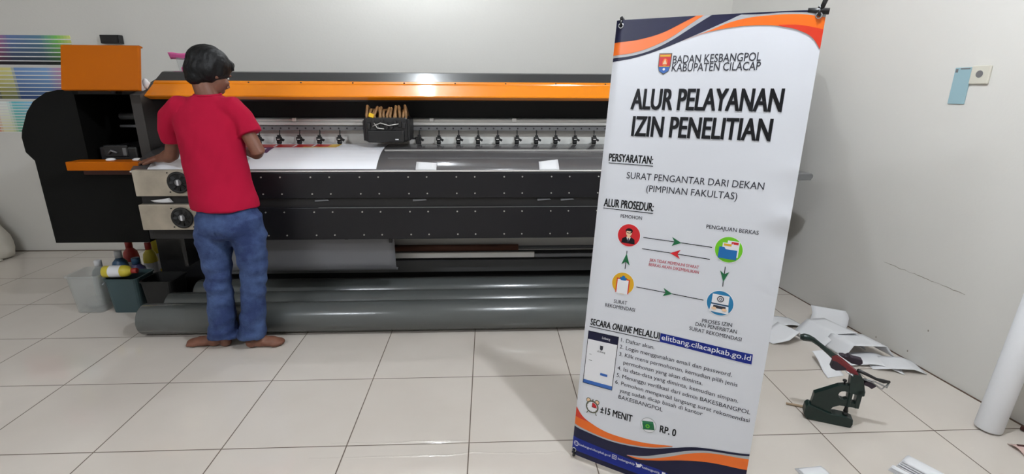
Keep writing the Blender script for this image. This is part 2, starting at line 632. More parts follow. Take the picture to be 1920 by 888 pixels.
# table, platen
extr([(2.99, .535), (2.99, .945), (3.62, .99), (3.62, .535)], XL + .01, XR - .01, 'table_body', M['recess'])
pl_prof = [(2.958, .938), (2.955, .948), (2.962, .957), (2.985, .972), (3.02, .990), (3.06, 1.007), (3.11, 1.024), (3.17, 1.038), (3.24, 1.047), (3.32, 1.052), (3.40, 1.053)]
pb = MB()
n = len(pl_prof)
for x0, x1 in ((XL, XR),):
    vs = [(x0, a, b) for a, b in pl_prof] + [(x1, a, b) for a, b in pl_prof]
    pb.add(vs, [(i, i + 1, n + i + 1, n + i) for i in range(n - 1)], 0, True)
    lo = [(3.40, 1.0), (3.0, .93)]
    end = pl_prof + lo
    pb.add([(x0, a, b) for a, b in end], [tuple(range(len(end)))])
    pb.add([(x1, a, b) for a, b in end], [tuple(range(len(end)))])
    pb.add([(x0, a, b) for a, b in (pl_prof[-1], lo[0], lo[1], pl_prof[0])] + [(x1, a, b) for a, b in (pl_prof[-1], lo[0], lo[1], pl_prof[0])],
           [(0, 1, 5, 4), (1, 2, 6, 5), (2, 3, 7, 6)])
pb.build('platen', M['platen'], PR)
# thin bright strip along the platen, a highlight line put in as colour
MB().box(-.64, XR, 3.168, 3.178, 1.036, 1.0412).build('platen_highlight', M['lightsteel'], PR)
MB().box(XL, XR, 2.944, 2.956, .940, .948, b=.002).build('edge_trim', M['lightsteel'], PR)
extr([(3.405, 1.0), (3.405, 1.048), (3.455, 1.048), (3.455, 1.0)], XL, XR, 'platen_slot', M['recess'])
MB().box(XL, XR, 3.462, 3.50, 1.03, 1.142).build('guide_panel', M['lightsteel'], PR)
MB().box(-.36, XR, 3.456, 3.462, 1.045, 1.088).build('white_strip', M['white'], PR)
# perforated bar with its row of holes
pbm = MB().box(XL, XR, 3.405, 3.46, 1.140, 1.166)
for i in range(70):
    x = XL + .05 + i * .053
    pbm.lathe([(.0055, 3.4035), (.0055, 3.4052)], (x, 0, 1.153), 8, 1, 'y')
pbm.build('perforated_bar', [M['greysteel'], M['recess']], PR)
extr([(3.41, 1.170), (3.405, 1.176), (3.405, 1.19), (3.412, 1.196), (3.412, 1.208), (3.42, 1.214), (3.55, 1.214), (3.55, 1.17)], XL, XR, 'guide_rail', M['silver'])
MB().box(-.60, .85, 3.052, 3.056, 1.003, 1.0072).build('platen_highlight', M['greysteel'], PR)  # shorter highlight line on the platen, put in as a grey strip
for x in (-1.25, -.92 + .55, .17, .72 + .35):
    MB().box(x - .014, x + .014, 3.397, 3.412, 1.196, 1.219, b=.003).build('rail_clip', M['lightsteel'], PR)
extr([(3.56, 1.16), (3.56, 1.41), (3.62, 1.41), (3.62, 1.16)], XL, XR, 'recess_panel', M['recess'])
MB().box(XL, XR, 3.62, 3.95, .60, 1.42).build('rear_body', M['black'], PR)
# hood: sloped orange front strip with a lip, black top
extr([(3.20, 1.352), (3.20, 1.359), (3.302, 1.424), (3.335, 1.44), (3.335, 1.39), (3.25, 1.335)], XL, XR, 'hood_front', M['orange'])
lip = MB().prism([(3.302, 1.4245), (3.304, 1.431), (3.324, 1.4435), (3.335, 1.43)], yz, XL, XR)
for i in range(13):
    x = -1.78 + i * .315
    lip.lathe([(.005, 3.305), (.005, 3.318)], (x, 0, 1.434), 8, 1, 'y')
lip.build('hood_lip', [M['orange'], M['recess']], PR)
extr([(3.324, 1.444), (3.41, 1.496), (3.44, 1.502), (3.95, 1.49), (3.95, 1.42), (3.335, 1.42)], XL, XR, 'hood_top', M['blackgloss'])
extr([(3.25, 1.335), (3.32, 1.39), (3.62, 1.42), (3.62, 1.40), (3.36, 1.38), (3.26, 1.325)], XL, XR, 'hood_underside', M['black'])
# end plates
ends = [(3.16, .96), (3.16, 1.36), (3.21, 1.375), (3.42, 1.45), (3.62, 1.495), (3.95, 1.46), (3.95, .56), (3.3, .56)]
for x0, x1, rr in ((-2.088, XL, 0), (XR, 1.78, 0)):
    extr(ends, x0, x1, 'end_plate', M['postgrey'])
# front panels
def front_panel(z0, z1):
    p = MB().box(-1.62, XR, 2.948, 2.99, z0, z1, b=.004).build('front_panel', M['panel'], PR)
    s0 = None
    for i in range(12):
        for dx in (0, .107):
            for zz in (z0 + .028, z1 - .026):
                x = -1.587 + i * .2795 + dx
                if s0 is None:
                    s0 = MB().lathe([(.0045, 2.9445), (.0045, 2.949)], (x, 0, zz), 10, 0, 'y').build('screw', M['screw'], p)
                    sx, sz = x, zz
                else:
                    c = s0.copy()
                    COL.objects.link(c)
                    c.parent = p
                    c.location = (x - sx, 0, zz - sz)


front_panel(.784, .936)
front_panel(.534, .729)
MB().box(-1.62, XR, 2.966, 2.99, .729, .784).build('recess_strip', M['recess'], PR)
MB().box(-1.0, 1.1, 2.945, 2.95, .7275, .7305).build('panel_edge', M['greysteel'], PR)
for x in (-.98, -.41, .33, .47):
    k = MB().prism([(-.05, 0), (.05, .006), (.04, .012), (-.05, .010)], lambda a, b, d, x=x: (x + a * .8, d, .764 + b), 2.955, 2.968)
    k.build('torn_label', M['vinylg'], PR)
# the two steel fan plates at the left end
for z0, z1, fz, fx in ((.806, .955, .886, -1.758), (.606, .757, .680, -1.772)):
    p = MB().box(-2.008, -1.625, 2.925, 2.99, z0, z1, b=.004).build('fan_plate', M['dirtysteel'], PR)
    f = MB()
    f.lathe([(.060, 2.9225), (.062, 2.918), (.056, 2.914), (.050, 2.914), (.047, 2.9235)], (fx, 0, fz), 28, 0, 'y')
    f.lathe([(.048, 2.9235), (.048, 2.921)], (fx, 0, fz), 28, 0, 'y')
    for k in range(8):
        a = k * PI / 4
        f.obox((fx + .036 * math.cos(a), 2.918, fz + .036 * math.sin(a)), Matrix.Rotation(-a, 3, 'Y') @ Matrix.Rotation(.5, 3, 'X'), (.012, .0012, .008))
    f = f.build('fan', M['rubber'], p)
    MB().lathe([(.020, 2.921), (.020, 2.915), (.013, 2.912)], (fx, 0, fz), 18, 0, 'y').build('fan_hub', M['greysteel'], f)
    MB().obox((fx, 2.911, fz), Matrix.Identity(3), (.005, .001, .015), 0).build('hub_sticker', M['paper'], f)
    for sx in (-.055, .055):
        for sz in (-.055, .055):
            MB().lathe([(.004, 2.921), (.004, 2.926)], (fx + sx, 0, fz + sz), 8, 0, 'y').build('screw', M['recess'], p)
MB().box(-2.0, -1.63, 2.955, 2.99, .757, .806).build('recess_strip', M['recess'], PR)
MB().grid(lambda u, v: (-1.93 + u * .11 - v * .02, 2.95 - .012 * math.sin(u * 3), .766 + v * .026 * (.4 + .6 * u)), 6, 3, thick=.001).build('torn_label', M['paper'], PR)

# pinch rollers, one copied along the bar
pr = MB()
x = -1.61
pr.tube([(x, 3.408, 1.143), (x, 3.40, 1.118), (x + .002, 3.392, 1.10)], .0035, 8)
pr.box(x - .018, x + .014, 3.372, 3.40, 1.076, 1.100, b=.004)
pr.obox((x + .016, 3.385, 1.083), Matrix.Rotation(.5, 3, 'Y'), (.014, .010, .007), 0, .002)
pr.box(x - .010, x + .010, 3.378, 3.392, 1.10, 1.112, b=.002)
pr0 = pr.build('pinch_roller', M['rubber'], PR)
MB().lathe([(.007, x - .016), (.012, x - .014), (.012, x + .010), (.007, x + .012)], (0, 3.386, 1.0655), 14, 0, 'x').build('roller_wheel', M['rubber'], pr0)
MB().box(x - .009, x + .007, 3.3695, 3.373, 1.0835, 1.088).build('roller_stripe', M['lightsteel'], pr0)
for i in range(1, 26):
    xx = -1.61 + i * .1285
    if -.86 < xx < -.47:
        continue
    copy_part(pr0, PR, (xx + 1.61, 0, 0))

# print carriage with ink lines on top
cg = MB().box(-.765, -.50, 3.215, 3.40, 1.085, 1.235, b=.012)
cg.box(-.745, -.52, 3.20, 3.22, 1.082, 1.155, b=.006)
cg.box(-.775, -.755, 3.225, 3.40, 1.09, 1.215, b=.006)
cg.box(-.512, -.488, 3.225, 3.40, 1.09, 1.225, b=.006)
cg.box(-.47, -.445, 3.33, 3.36, 1.06, 1.105, b=.003)
cg.box(-.50, -.44, 3.335, 3.355, 1.088, 1.10)
cgo = cg.build('print_carriage', M['black'], PR)
random.seed(11)
tb = MB()
for i in range(14):
    x = -.745 + i * .0178
    pts = [(x, 3.235, 1.205), (x + random.uniform(-.01, .01), 3.222, 1.245), (x + random.uniform(-.015, .015), 3.25, 1.29 + random.uniform(-.02, .012)), (x + random.uniform(-.02, .02), 3.33, 1.275), (x, 3.37, 1.225)]
    tb.tube(pts, .0085, 8, 0)
tb.build('ink_lines', M['tan'], cgo)
dm = MB()
for i in range(9):
    x = -.735 + i * .027
    dm.obox((x, 3.213, 1.19 + random.uniform(-.01, .012)), Matrix.Rotation(random.uniform(-.4, .4), 3, 'Y'), (.010, .010, .020), 0, .004)
dm.build('ink_dampers', M['recess'], cgo)
MB().obox((-.715, 3.213, 1.245), Matrix.Rotation(.3, 3, 'Y'), (.016, .006, .012), 0, .003).build('brass_fitting', M['yellow'], cgo)
wbm = MB()
wbm.tube([(-.71, 3.205, 1.18), (-.66, 3.198, 1.20), (-.61, 3.20, 1.185), (-.55, 3.198, 1.195)], .003, 6)
wbm.tube([(-.70, 3.203, 1.20), (-.68, 3.198, 1.17), (-.64, 3.198, 1.165)], .003, 6)
wbm.build('carriage_wires', M['silver'], cgo)
MB().box(-.575, -.555, 3.1965, 3.2, 1.098, 1.104).build('carriage_sticker', M['paper'], cgo)

# left cabinet: solid cheek, open service bay, lid flipped up
xz = lambda a, b, d: (a, d, b)
cheek = [(-2.355, 1.388), (-2.44, 1.386), (-2.508, 1.372), (-2.588, 1.323), (-2.638, 1.263), (-2.69, 1.16), (-2.702, 1.12), (-2.701, 1.036), (-2.662, .985), (-2.662, .482), (-2.10, .482), (-2.10, .905), (-2.355, .905)]
cab = MB().prism(cheek, xz, 3.10, 3.75)
cab.box(-2.36, -2.088, 3.60, 3.75, .90, 1.388)
cab.box(-2.36, -2.088, 3.10, 3.75, 1.362, 1.388)
cab.build('ink_cabinet', M['cabinet'], PR)
MB().box(-2.39, -2.10, 3.085, 3.30, .905, .94, b=.003).build('service_shelf', M['brownred'], PR)
MB().box(-2.402, -2.0, 2.985, 3.10, .944, .994, b=.004).build('service_sill', M['orange2'], PR)
MB().tube([(-2.34, 3.42, 1.225), (-2.09, 3.42, 1.225)], .022, 12).build('service_rail', M['greysteel'], PR)
MB().tube([(-2.34, 3.40, 1.165), (-2.09, 3.40, 1.165)], .009, 10).build('service_rail', M['greysteel'], PR)
sb = MB().box(-2.33, -2.11, 3.16, 3.55, .945, 1.06, b=.01)
sb.box(-2.30, -2.16, 3.155, 3.2, 1.0, 1.07, b=.006)
sb.build('capping_station', M['black'], PR)
MB().tube([(-2.27, 3.15, 1.02), (-2.25, 3.145, 1.04), (-2.22, 3.148, 1.025)], .006, 8).build('capping_hose', M['greysteel'], PR)
MB().box(-2.185, -2.165, 3.148, 3.155, 1.01, 1.055).build('capping_hose', M['greysteel'], PR)
for x in (-2.20, -2.05):
    MB().ell((x, 3.06, .997), (.028, .02, .010)).build('wiping_pad', M['paper'], PR)
# lid leaning back
ldr = Matrix.Rotation(-.27, 3, 'X')
lb = MB()
lb.obox(Vector((-2.128, 3.035, 1.502)), ldr, (.207, .012, .122), 0, .004)
lb.obox(Vector((-2.128, 3.078, 1.617)), ldr, (.207, .014, .004), 0, .0015)
lb.build('cabinet_lid', M['orange2'], PR)
MB().box(-2.30, -2.12, 3.06, 3.14, 1.365, 1.43).build('lid_hinge', M['recess'], PR)
# right cabinet (stands behind the banner) and the slab end that shows past it
MB().box(1.72, 1.94, 2.935, 3.16, .885, .925, b=.004).tube([(1.94, 2.955, .905), (1.94, 3.14, .905)], .0195, 14).build('end_shelf', M['greysteel'], PR)
extr([(2.95, .80), (2.95, .955), (3.10, .965), (3.10, 1.14), (3.23, 1.37), (3.38, 1.64), (3.46, 1.66), (3.80, 1.66), (3.80, .80)], 1.70, 1.85, 'end_cover', M['cabinet'])
MB().box(1.40, 1.62, 3.03, 3.42, .02, .535, b=.006).build('lower_box', M['cabinet'], PR)
# pedestals and lower frame
for x0, x1 in ((-2.28, -1.93), (1.28, 1.62)):
    lg = MB().box(x0, x1, 3.42, 3.80, .03, .54, b=.006)
    lg.box(x0 - .02, x1 + .02, 3.32, 3.92, 0, .035, b=.006)
    lg.build('leg', M['black'], PR)
MB().box(-1.95, 1.30, 3.40, 3.46, .312, .41, b=.004).build('rear_beam', M['lightsteel'], PR)
MB().box(-1.95, 1.30, 3.38, 3.42, .162, .250, b=.003).build('cross_beam', M['greysteel'], PR)
MB().box(-1.93, 1.28, 3.46, 3.49, .03, .30).build('shade_panel', M['recess'], PR)  # dark sheet added to stand for the shade under the printer
MB().tube([(-1.95, 3.34, .352), (1.30, 3.34, .352)], .012, 14).build('take_up_shaft', M['vinylg'], PR)
MB().tube([(-.9, 3.34, .352), (.20, 3.34, .352)], .022, 18).build('take_up_core', M['core'], PR)
MB().box(-1.60, .30, 3.20, 3.225, .325, .362, b=.004).build('tension_bar', M['lightsteel'], PR)
MB().box(.30, 1.30, 3.20, 3.225, .325, .349, b=.004).build('tension_bar', M['greysteel'], PR)
for x in (-1.96, 1.29):
    MB().box(x - .012, x + .012, 3.19, 3.45, .29, .55).build('shaft_bracket', M['black'], PR)

# ================================================================== MEDIA AND PAPERS ON THE PRINTER
def platen_point(t, lift=.0012):
    """t 0..1 from the front lip up to the back of the platen"""
    pts = pl_prof[1:]
    L = [0]
    for a, b in zip(pts, pts[1:]):
        L.append(L[-1] + math.dist(a, b))
    d = t * L[-1]
    for i in range(len(pts) - 1):
        if d <= L[i + 1] + 1e-9:
            k = (d - L[i]) / (L[i + 1] - L[i])
            a, b = Vector(pts[i]), Vector(pts[i + 1])
            q = a.lerp(b, k)
            nrm = Vector((-(b - a).y, (b - a).x)).normalized()
            if nrm.y < 0:
                nrm = -nrm
            q = q + nrm * lift
            return q.x, q.y


vm = MB()
def strip_on_platen(x0, x1, t0, t1, m, lift, nu=2, nv=24):
    def fn(u, v):
        y, z = platen_point(t0 + (t1 - t0) * v, lift)
        return (x0 + (x1 - x0) * u, y, z)
    vm.grid(fn, nu, nv, m, True)


strip_on_platen(-1.94, -.652, .015, .995, 0, .0014, 4, 40)
strip_on_platen(-1.60, -.952, .655, .93, 1, .0017, 4, 16)
strip_on_platen(-1.16, -.955, .655, .70, 2, .0021, 2, 6)
strip_on_platen(-1.01, -.948, .70, .93, 2, .0021, 2, 12)
for i in range(5):
    strip_on_platen(-1.585 + i * .118, -1.572 + i * .118, .70, .88, 0, .0022, 1, 10)
strip_on_platen(-1.60, -1.33, .40, .655, 3, .0017, 2, 14)
for a, c in ((-1.57, -1.55), (-1.52, -1.50), (-1.465, -1.445), (-1.42, -1.40), (-1.385, -1.365)):
    strip_on_platen(a, c, .45, .60, 0, .0021, 1, 10)
tag(vm.build('vinyl_sheet', [M['vinylw'], M['red'], M['yellow'], M['violet']]), 'glossy white vinyl sheet with a red and yellow printed band on the printer bed', 'vinyl sheet')
# folded scraps used as weights at the front lip
for x0, x1, t0, t1, sk, lab in ((-.425, -.305, .0, .13, -.004, 'small white paper slip on the printer lip, near the carriage'),
                                (.297, .414, .0, .17, .006, 'small white paper slip on the printer lip, near the banner')):
    k = MB()
    def fn(u, v, x0=x0, x1=x1, t0=t0, t1=t1, sk=sk):
        y, z = platen_point(t0 + (t1 - t0) * v * (1 + .3 * (u - .5) * (1 if sk > 0 else -.6)), .003 + .003 * v)
        return (x0 + (x1 - x0) * u, y, z)
    k.grid(fn, 4, 8, thick=.0012)
    tag(k.build('paper_slip', M['paper']), lab, 'paper', 'paper slips on the printer lip')
# grey sheet hanging below the front panels
hg = MB()
def hang(u, v):
    prof = [(3.005, .535), (3.015, .47), (3.02, .40), (3.022, .345), (3.035, .312), (3.06, .298), (3.09, .305)]
    f = v * (len(prof) - 1)
    i = min(int(f), len(prof) - 2)
    a, b = prof[i], prof[i + 1]
    k = f - i
    return (-1.66 + u * 1.075, a[0] + (b[0] - a[0]) * k + .004 * math.sin(u * 9), a[1] + (b[1] - a[1]) * k)


hg.grid(hang, 16, 18, thick=.001)
hgo = tag(hg.build('hanging_vinyl', M['vinylg']), 'grey vinyl sheet hanging below the black front panels', 'vinyl sheet')
for x, h in ((-.87, .012), (-.605, .035)):
    MB().box(x - .010, x + .010, 2.996, 3.012, .53 - h, .534, b=.003).build('binder_clip', M['rubber'], hgo)

# pink note and clear packet on the hood, tissue on the end plate
t = thing('note_packet', 'pink note with a clear and violet packet standing on the printer hood', 'note', (-2.03, 3.70, 1.503))
MB().grid(lambda u, v: (-2.125 + u * .13 + v * .004, 3.66 + .03 * (1 - v), 1.585 + v * .04 - u * .006 + .002 * math.sin(u * 8)), 6, 3, thick=.001).build('pink_note', M['pink'], t)
MB().grid(lambda u, v: (-2.085 + u * .095, 3.70 - .02 * v, 1.503 + v * .092 * (1 - .1 * u) + .003 * math.sin(u * 9)), 6, 4, thick=.002).build('clear_packet', M['clear'], t)
MB().grid(lambda u, v: (-2.03 + u * .05, 3.69 - .012 * v, 1.54 + v * .05), 4, 3, thick=.001).build('violet_label', M['pur'], t)
MB().grid(lambda u, v: (-2.06 + u * .08, 3.688 - .01 * v, 1.503 + v * .03), 4, 3, thick=.001).build('pink_edge', M['pink'], t)
random.seed(5)
ts = MB().ell((-2.06, 3.24, 1.412), (.028, .024, .032), seg=16)
ts.ell((-2.03, 3.235, 1.425), (.018, .018, .03), seg=14)
ts.ell((-2.085, 3.23, 1.404), (.018, .014, .018), seg=12)
ts.v = [tuple(Vector(q) + Vector((noise.noise(Vector(q) * 60), noise.noise(Vector(q) * 60 + Vector((9, 0, 0))), noise.noise(Vector(q) * 60 + Vector((0, 9, 0))))) * .007) for q in ts.v]
tag(ts.build('crumpled_tissue', M['paper']), 'crumpled white tissue on the end plate beside the orange lid', 'tissue')

# ================================================================== VINYL ROLLS ON THE FLOOR
def vinyl_roll(x0, x1, y, r, label):
    t = thing('vinyl_roll', label, 'roll', ((x0 + x1) / 2, y, 0), 'vinyl rolls on the floor under the printer')
    MB().lathe([(r * .35, x0 + .001), (r * .96, x0), (r, x0 + .006), (r, x1 - .006), (r * .96, x1), (r * .35, x1 - .001)], (0, y, r), 48, 0, 'x').build('vinyl', M['rollg'], t)
    for x, s in ((x0, -1), (x1, 1)):
        MB().lathe([(r * .40, x + s * .001), (r * .40, x + s * .004), (r * .34, x + s * .004), (r * .34, x - s * .02)], (0, y, r), 28, 0, 'x').build('core', M['core'], t)
    return t


vinyl_roll(-2.035, 1.15, 2.828, .091, 'thick grey vinyl roll on the floor, frontmost under the printer')
vinyl_roll(-2.0, 1.18, 3.025, .085, 'grey vinyl roll on the floor, middle one under the printer')
vinyl_roll(-1.92, 1.2, 3.21, .092, 'grey vinyl roll on the floor, farthest back under the printer')

# ================================================================== PERSON
def remesh(mb, name, mats, parent, voxel, smooth_it=4, fn=None):
    me = bpy.data.meshes.new('tmp')
    me.from_pydata([tuple(q) for q in mb.v], [], mb.f)
    bm = bmesh.new()
    bm.from_mesh(me)
    bmesh.ops.remove_doubles(bm, verts=bm.verts, dist=1e-6)
    bmesh.ops.recalc_face_normals(bm, faces=bm.faces)
    bm.to_mesh(me)
    bm.free()
    ob = bpy.data.objects.new('tmp', me)
    COL.objects.link(ob)
    md = ob.modifiers.new('r', 'REMESH')
    md.mode = 'VOXEL'
    md.voxel_size = voxel
    if smooth_it:
        sm = ob.modifiers.new('s', 'SMOOTH')
        sm.iterations = smooth_it
        sm.factor = .5
    dg = bpy.context.evaluated_depsgraph_get()
    dg.update()
    res = bpy.data.meshes.new_from_object(ob.evaluated_get(dg))
    bpy.data.objects.remove(ob)
    res.name = name
    loc = root_loc(parent)
    nr = [q.normal.copy() for q in res.vertices]
    for q, nn in zip(res.vertices, nr):
        p = q.co.copy()
        if fn:
            p = fn(p, nn)
        q.co = p - loc
    for q in mats:
        res.materials.append(q)
    res.polygons.foreach_set('use_smooth', [True] * len(res.polygons))
    res.update()
    o = bpy.data.objects.new(name, res)
    COL.objects.link(o)
    o.parent = parent
    return o


def ring_loft(mb, rings, n=28):
    """rings: (centre, half width vector, half depth vector)"""
    vs, fs = [], []
    for c, a, b in rings:
        c, a, b = Vector(c), Vector(a), Vector(b)
        for k in range(n):
            th = 2 * PI * k / n
            vs.append(c + a * math.cos(th) + b * math.sin(th))
    for i in range(len(rings) - 1):
        for k in range(n):
            k2 = (k + 1) % n
            fs.append((i * n + k, i * n + k2, (i + 1) * n + k2, (i + 1) * n + k))
    fs.append(tuple(range(n))[::-1])
    fs.append(tuple(range((len(rings) - 1) * n, len(rings) * n)))
    mb.add(vs, fs, 0, True)


PE = thing('person', 'person in a crimson t-shirt and blue jeans leaning over the printer bed', 'person', (-1.41, 2.66, 0))
SHL, SHR = Vector((-1.618, 2.79, 1.282)), Vector((-1.322, 2.785, 1.285))
ELL, WRL = Vector((-1.745, 2.885, 1.045)), Vector((-1.865, 2.975, 1.016))
ELR, WRR = Vector((-1.222, 2.765, 1.075)), Vector((-1.335, 2.925, 1.052))
NECK = Vector((-1.455, 2.80, 1.345))
HD = Vector((-1.448, 2.845, 1.478))                      # middle of the head
HR = Matrix.Rotation(R(-32), 3, 'Z') @ Matrix.Rotation(R(-28), 3, 'X')   # face turned right and down (local +y is the face)


def hp(x, y, z):
    return HD + HR @ Vector((x, y, z))


bd = MB()
# torso and pelvis (inside the clothes)
ring_loft(bd, [((-1.395, 2.70, .70), (.125, 0, 0), (0, .085, 0)), ((-1.40, 2.70, .80), (.13, 0, 0), (0, .088, 0)), ((-1.42, 2.72, .93), (.12, 0, 0), (0, .08, 0)),
                   ((-1.445, 2.75, 1.06), (.13, 0, 0), (0, .085, 0)), ((-1.46, 2.775, 1.2), (.142, 0, 0), (0, .09, 0)), ((-1.465, 2.79, 1.29), (.135, 0, 0), (0, .07, 0)), ((-1.46, 2.795, 1.335), (.07, 0, 0), (0, .05, 0))])
bd.tube([(-1.46, 2.79, 1.29), NECK, hp(0, -.02, -.07), hp(0, -.01, -.02)], [.062, .054, .052, .05], 16)
for s, (sh, el, wr_) in ((-1, (SHL, ELL, WRL)), (1, (SHR, ELR, WRR))):
    bd.tube([Vector((-1.46 + s * .08, 2.79, 1.285)), sh, sh.lerp(el, .5), el, el.lerp(wr_, .3), el.lerp(wr_, .75), wr_], [.042, .038, .038, .036, .038, .028, .025], 14)
# legs
JL = [(-1.47, 2.70, .73), (-1.492, 2.70, .60), (-1.492, 2.685, .41), (-1.488, 2.66, .26), (-1.492, 2.655, .08), (-1.495, 2.655, .045)]
JR = [(-1.315, 2.70, .73), (-1.306, 2.70, .60), (-1.299, 2.685, .41), (-1.315, 2.66, .26), (-1.336, 2.645, .08), (-1.34, 2.645, .045)]
for J in (JL, JR):
    bd.tube(J, [.072, .068, .05, .047, .036, .036], 14)


def foot(heel, toe):
    heel, toe = Vector(heel), Vector(toe)
    d = (toe - heel).normalized()
    sd = Vector((d.y, -d.x, 0))
    L = (toe - heel).length
    for q, a, b, h in ((0, .032, .034, .032), (.3, .034, .05, .036), (.55, .040, .06, .028), (.75, .044, .055, .02)):
        c = heel + d * (q * L + .02)
        rot = Matrix((d, sd, Vector((0, 0, 1)))).transposed()
        bd.ell((c.x, c.y, h * .95), (b, a, h), rot=rot, seg=16)
    for i in range(5):
        off = (-.034 + i * .017)
        ln = [.05, .05, .046, .04, .033][i] if (sd.x > 0) else [.033, .04, .046, .05, .05][i]
        c = heel + d * (L * .80) + sd * off
        bd.tube([c + Vector((0, 0, .014)), c + d * ln * .6 + Vector((0, 0, .014)), c + d * ln + Vector((0, 0, .010))], [.011, .010, .008], 8)


foot((-1.475, 2.648, 0), (-1.70, 2.672, 0))
foot((-1.36, 2.628, 0), (-1.20, 2.655, 0))


def hand(wrist, fdir, pnorm, side, curl):
    """palm, four unequal fingers and a thumb; pnorm = back of the hand, side = +1 thumb on the (fdir x pnorm) side"""
    f = Vector(fdir).normalized()
    nrm = (Vector(pnorm) - f * Vector(pnorm).dot(f)).normalized()
    s = f.cross(nrm) * side
    wv = Vector(wrist)
    rot = Matrix((f, s, nrm)).transposed()
    bd.ell(wv + f * .042, (.050, .038, .014), rot=rot, seg=18)
    bd.tube([wv - f * .012, wv + f * .02], [.025, .024], 12)
    for i, (off, ln) in enumerate(((.027, .072), (.009, .080), (-.009, .074), (-.026, .058))):
        p = wv + f * (.078 - abs(i - 1.2) * .004) + s * off
        pts = [p - f * .03, p]
        d = f + s * (off * 3.2)
        d.normalize()
        for k in range(3):
            d = (Matrix.Rotation(0, 3, 'Z') @ d)
            d = (d * math.cos(curl[k]) - nrm * math.sin(curl[k])).normalized()
            p = p + d * ln * (.42, .32, .26)[k]
            pts.append(p)
        bd.tube(pts, [.0095, .0098, .0090, .0083, .0068], 10)
    b0 = wv + f * .022 + s * .026
    bd.tube([b0 - s * .012, b0 + s * .010 + f * .014, b0 + s * .026 + f * .034 - nrm * .006, b0 + s * .028 + f * .058 - nrm * .012], [.014, .0125, .0105, .008], 10)


hand(WRL, (-.95, .30, -.10), (-.02, -.25, 1), -1, (.12, .18, .15))
hand(WRR, (-.72, .62, .05), (.1, -.45, 1), 1, (.15, .22, .18))
# head: skull, jaw, face features
bd.ell(hp(0, -.012, .022), (.072, .092, .088), rot=HR, seg=24)
bd.ell(hp(0, .03, -.03), (.058, .062, .072), rot=HR, seg=20)
bd.ell(hp(0, .052, -.082), (.030, .030, .022), rot=HR, seg=14)
bd.ell(hp(0, .03, -.068), (.050, .045, .032), rot=HR, seg=16)
bd.tube([hp(0, .085, .012), hp(0, .098, -.012), hp(0, .110, -.032)], [.009, .011, .014], 10)
for s in (-1, 1):
    bd.ell(hp(s * .012, .095, -.036), (.009, .011, .008), rot=HR, seg=10)
    bd.ell(hp(s * .035, .070, -.022), (.024, .020, .018), rot=HR, seg=12)
    bd.ell(hp(s * .030, .078, .024), (.024, .010, .007), rot=HR, seg=10)
    bd.ell(hp(s * .076, -.004, -.012), (.007, .019, .030), rot=HR @ Matrix.Rotation(s * .35, 3, 'Z'), seg=14)
bd.ell(hp(0, .090, -.058), (.022, .009, .006), rot=HR, seg=12)
bd.ell(hp(0, .088, -.069), (.020, .009, .007), rot=HR, seg=12)
body = remesh(bd, 'body', [M['skin']], PE, .0055, 4)
for s in (-1, 1):
    MB().ell(hp(s * .031, .0735, .006), (.012, .008, .006), rot=HR, seg=14).ell(hp(s * .031, .0795, .006), (.0045, .003, .0045), 1, HR, 10).build('eye', [M['eyew'], M['iris']], PE)

# hair: fuller at the back and on the crown, covering the ears
hr = MB()
hr.ell(hp(0, -.022, .038), (.098, .108, .092), rot=HR, seg=28)
hr.ell(hp(0, -.045, -.004), (.095, .080, .085), rot=HR, seg=24)
hr.ell(hp(0, .045, .072), (.070, .050, .035), rot=HR, seg=18)
hr.ell(hp(0, -.06, -.055), (.062, .045, .045), rot=HR, seg=18)
hr.ell(hp(-.070, -.005, .0), (.026, .05, .055), rot=HR, seg=16)
hr.ell(hp(.072, -.012, .012), (.022, .045, .045), rot=HR, seg=16)
for i in range(9):
    u = -.06 + i * .015
    hr.tube([hp(u, .045, .082), hp(u * 1.05, .066, .060), hp(u * 1.1, .076, .046)], [.011, .008, .004], 8)


def hairfn(p, nn):
    q = HR.transposed() @ (p - HD)
    st = noise.noise(Vector((q.x * 120, q.y * 30, q.z * 28)))
    return p + nn * st * .0035


remesh(hr, 'hair', [M['hair']], PE, .006, 3, hairfn)

# t-shirt
sh = MB()
ring_loft(sh, [((-1.405, 2.706, .785), (.170, 0, 0), (0, .128, 0)), ((-1.412, 2.710, .83), (.168, 0, 0), (0, .124, 0)), ((-1.432, 2.73, .93), (.163, 0, 0), (0, .112, 0)),
                   ((-1.452, 2.755, 1.06), (.160, 0, 0), (0, .112, 0)), ((-1.466, 2.778, 1.17), (.166, 0, 0), (0, .116, 0)), ((-1.470, 2.79, 1.25), (.172, 0, 0), (0, .108, 0)),
                   ((-1.470, 2.795, 1.31), (.160, 0, 0), (0, .085, 0)), ((-1.465, 2.798, 1.345), (.115, 0, 0), (0, .068, 0)), ((-1.457, 2.80, 1.366), (.066, 0, 0), (0, .062, 0))], 40)
sh.tube([(-1.52, 2.79, 1.285), (-1.605, 2.79, 1.298), (-1.668, 2.805, 1.25), (-1.692, 2.825, 1.19), Vector((-1.699, 2.853, 1.137))], [.070, .066, .060, .060, .066], 24)
sh.tube([(-1.42, 2.79, 1.285), (-1.33, 2.785, 1.298), (-1.290, 2.782, 1.250), (-1.268, 2.778, 1.205), Vector((-1.254, 2.773, 1.168))], [.070, .064, .058, .058, .064], 24)


def shirtfn(p, nn):
    f = (1.36 - p.z) / .57
    a = noise.noise(Vector((p.x * 9 + p.z * 5, p.y * 9, p.z * 4))) * .010
    c = noise.noise(Vector((p.x * 22 - p.z * 9, p.y * 20, p.z * 9 + 7))) * .0045
    return p + nn * (a + c) * (0.3 + .7 * max(0, min(1, f + .2)))


